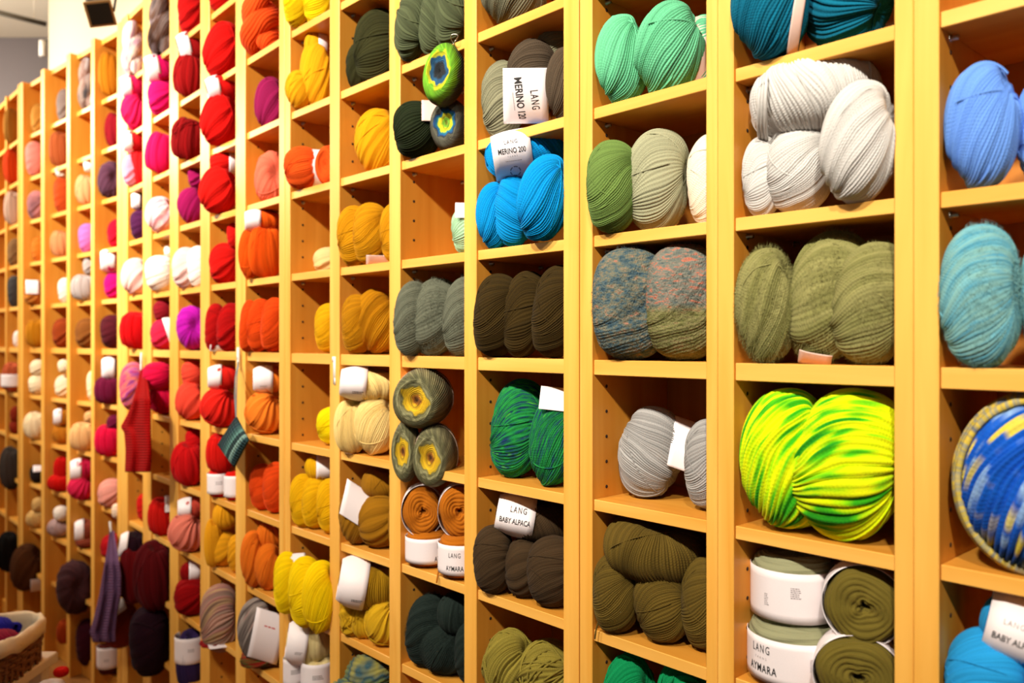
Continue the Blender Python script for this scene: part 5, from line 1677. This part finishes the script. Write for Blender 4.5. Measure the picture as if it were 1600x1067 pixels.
a.tube([(-0.046, 0.0, 0.0), (-0.048, 0.01, 0.05), (-0.03, 0.012, 0.085), (0.03, 0.012, 0.085), (0.048, 0.01, 0.05), (0.046, 0.0, 0.0)], 0.004, sides=8)
link('bracket', a.mesh('bracket'), M_BLACK, sp)
zc_ = CEILZ - sp.location.z
a = Acc()
a.tube([(0, 0.012, 0.083), (0, 0.012, 0.3), (0, 0.012, zc_ - 0.02), (0, 0.012, zc_)], [0.006, 0.006, 0.006, 0.03], sides=10)
link('stem', a.mesh('stem'), M_BLACK, sp)

p0 = plan(-60, 4.30); p1 = plan(72, 4.58)
zr = CZ + 1.775
a = Acc()
def bar(pa, pb, z, w2, h2):
    d = np.array(pb) - np.array(pa); d /= np.linalg.norm(d); nn = np.array([-d[1], d[0]]) * w2
    v = []
    for pp in (pa, pb):
        for sg in (-1, 1):
            for zz in (z - h2, z + h2):
                v.append((pp[0] + nn[0] * sg, pp[1] + nn[1] * sg, zz))
    return v, [(0, 1, 3, 2), (4, 6, 7, 5), (0, 4, 5, 1), (2, 3, 7, 6), (0, 2, 6, 4), (1, 5, 7, 3)]
tr = empty('lighting_track', (p1[0], p1[1], zr))
tag(tr, 'dark lighting track hung below the ceiling at upper left', 'track')
v, q = bar(p0 - p1, p1 - p1, 0.0, 0.012, 0.010)
a.add(v, q)
link('rail', a.mesh('rail', False), plain('track_grey', '#5a564e', 0.5), tr)
for tt in (0.15, 0.85):
    a = Acc()
    pp = (p0 - p1) * tt
    a.tube([(pp[0], pp[1], 0.01), (pp[0], pp[1], 0.1), (pp[0], pp[1], CEILZ - zr)], 0.003, sides=6)
    link('hanger', a.mesh('hanger'), M_WHITE, tr)
ln = cam_frame('track_lamp', 67, 76, 4.58)
tag(ln, 'small white track lamp hanging beside the grey wall', 'lamp')
a = Acc()
a.tube([(0.0, 0, -0.045), (0, 0, -0.044), (0, 0, 0.040), (0, 0, 0.045)], [0.012, 0.019, 0.019, 0.008], sides=14)
link('lamp_head', a.mesh('lamp_head'), M_WHITE, ln)
a = Acc()
a.tube([(0.0, 0.0, 0.042), (0.038, 0.0, 0.05), (0.04, 0.0, 0.08), (0.04, 0, 0.145)], 0.006, sides=8)
link('arm', a.mesh('arm'), plain('arm_grey', '#6a655c', 0.5), ln)

# ------------------------------------------------------------------ low table and wicker basket, lower left
TZ = CZ - 0.90
tp = plan(-15, 2.28)
tb = empty('low_table', (tp[0], tp[1], 0), PHI)
tag(tb, 'low white table under the wicker basket', 'table')
M_TABLE = plain('white_lacquer', '#e9dfcc', 0.4)
rbox('table_top', -0.62, 0.135, -0.34, 0.10, TZ - 0.03, TZ, 0.004, M_TABLE, tb)
for x in (-0.58, 0.10):
    for y in (-0.30, 0.06):
        rbox('leg', x - 0.02, x + 0.02, y - 0.02, y + 0.02, 0.0, TZ - 0.03, 0.002, M_TABLE, tb)

bp_ = plan(-18, 2.23)
bk = empty('wicker_basket', (bp_[0], bp_[1], TZ), PHI + R(6))
tag(bk, 'brown wicker basket with a cream cloth rim at lower left', 'basket')
def rr_path(ax, ay, n, ex=3.2):
    t = np.linspace(0, 2 * math.pi, n + 1)[:-1]
    c, s_ = np.cos(t), np.sin(t)
    return np.stack([ax * np.sign(c) * np.abs(c) ** (2 / ex), ay * np.sign(s_) * np.abs(s_) ** (2 / ex)], -1)
M_WICK = plain('wicker', '#7a4a22', 0.55, 0, 0.3, 120)
M_LINER = plain('cream_cloth', '#e8d8b8', 0.9, 0, 0.25, 90)
AX, AY, BH = 0.112, 0.130, 0.105
nst = 36
rows = 9
for r_ in range(rows):
    z = 0.010 + r_ * 0.0105
    f = 0.90 + 0.10 * r_ / rows
    P2 = rr_path(AX * f, AY * f, nst * 6)
    k = np.arange(len(P2))
    off = 1 + 0.035 * np.cos(k / 6 * math.pi + r_ * math.pi)
    P3 = np.stack([P2[:, 0] * off, P2[:, 1] * off, np.full(len(P2), z)], -1)
    a = Acc()
    a.tube(P3, 0.0058, sides=6, closed=True)
    link('weaver', a.mesh('weaver'), M_WICK, bk)
P2 = rr_path(AX, AY, nst)
a0 = Acc()
a0.tube([(0, 0, 0.0), (0, 0, BH * 0.5), (0, 0, BH)], 0.0042, sides=6)
sm = a0.mesh('stake')
for k in range(nst):
    link('stake', sm, M_WICK, bk, (P2[k, 0] * 0.955, P2[k, 1] * 0.955, 0.0))
v = [(0, 0, 0.004)]
bmx = rr_path(AX * 0.9, AY * 0.9, 48)
a = Acc()
vv = np.concatenate([np.stack([bmx[:, 0], bmx[:, 1], np.full(48, 0.003)], -1), np.stack([bmx[:, 0], bmx[:, 1], np.full(48, 0.009)], -1), np.stack([bmx[:, 0] * 0.02, bmx[:, 1] * 0.02, np.full(48, 0.003)], -1), np.stack([bmx[:, 0] * 0.02, bmx[:, 1] * 0.02, np.full(48, 0.009)], -1)])
q = []
for k in range(48):
    k2 = (k + 1) % 48
    q += [(k, k2, 48 + k2, 48 + k), (48 + k, 48 + k2, 144 + k2, 144 + k), (k, 96 + k, 96 + k2, k2)]
a.add(vv, q)
link('base', a.mesh('base', False), M_WICK, bk)
# cloth liner: folded over the rim, down the inside
prof = [(1.06, 0.078), (1.075, 0.095), (1.06, 0.112), (1.0, 0.121), (0.93, 0.116), (0.90, 0.100), (0.88, 0.06), (0.86, 0.014)]
nn_ = 72
vv = []; q = []
base = rr_path(1, 1, nn_)
for i, (f, z) in enumerate(prof):
    for k in range(nn_):
        wv = 1 + 0.012 * math.sin(k * 1.7 + i)
        vv.append((AX * base[k, 0] * f * wv, AY * base[k, 1] * f * wv, z + 0.003 * math.sin(k * 0.9 + i * 2)))
for i in range(len(prof) - 1):
    for k in range(nn_):
        k2 = (k + 1) % nn_
        q.append((i * nn_ + k, i * nn_ + k2, (i + 1) * nn_ + k2, (i + 1) * nn_ + k))
lo_ = link('cloth_liner', mesh_np('cloth_liner', vv, q), M_LINER, bk)
sol = lo_.modifiers.new('thickness', 'SOLIDIFY'); sol.thickness = 0.004
lo_['label'] = 'cream cloth lining folded over the rim'

def free_hank(label, mat, px, py, fw, sx, sy, sz, rot, kind='hank', pole='R', cat='yarn hank', seed=0, name='yarn_hank'):
    p = plan(px, fw)
    o = link(name, get_shape(kind, pole, seed), mat, None, (p[0], p[1], CZ + (HY - py) / F * fw))
    o.rotation_euler = (0, 0, PHI + R(rot))
    o.scale = (sx, sy, sz)
    tag(o, label, cat)
    return o
free_hank('royal blue yarn hank lying in the basket', yarn('#2626a0', 0.14), -14, 981, 2.27, 0.078, 0.036, 0.032, -4)
free_hank('raspberry red yarn hank lying in the basket', yarn('#8e1c3c', 0.16), -10, 999, 2.20, 0.078, 0.036, 0.028, 4)
free_hank('salmon pink ball at the back of the basket', yarn('#d08a70', 0.14), -30, 972, 2.32, 0.026, 0.026, 0.026, 0, 'far', 'U', 'yarn ball', 0, 'yarn_ball')
def on_table(label, mat, px, fw, r_, kind='far', pole='U'):
    p = plan(px, fw)
    o = link('yarn_ball', get_shape(kind, pole, 0), mat, None, (p[0], p[1], TZ + r_ * 0.8))
    o.scale = (r_ * 1.25, r_, r_ * 0.8)
    o.rotation_euler = (0, 0, PHI)
    tag(o, label, 'yarn ball')
on_table('flat scarlet ball on the low table before the basket', yarn('#d01c14', 0.12), 8, 2.02, 0.026)
on_table('small yellow ball on the low table before the basket', yarn('#dcae28', 0.12), 38, 1.99, 0.024)
on_table('grey white ball at the table corner', yarn('#cfc2bc', 0.08), 80, 2.06, 0.030)
on_table('small red ball right of the low table corner', yarn('#cc1c14', 0.12), 96, 2.2, 0.016)
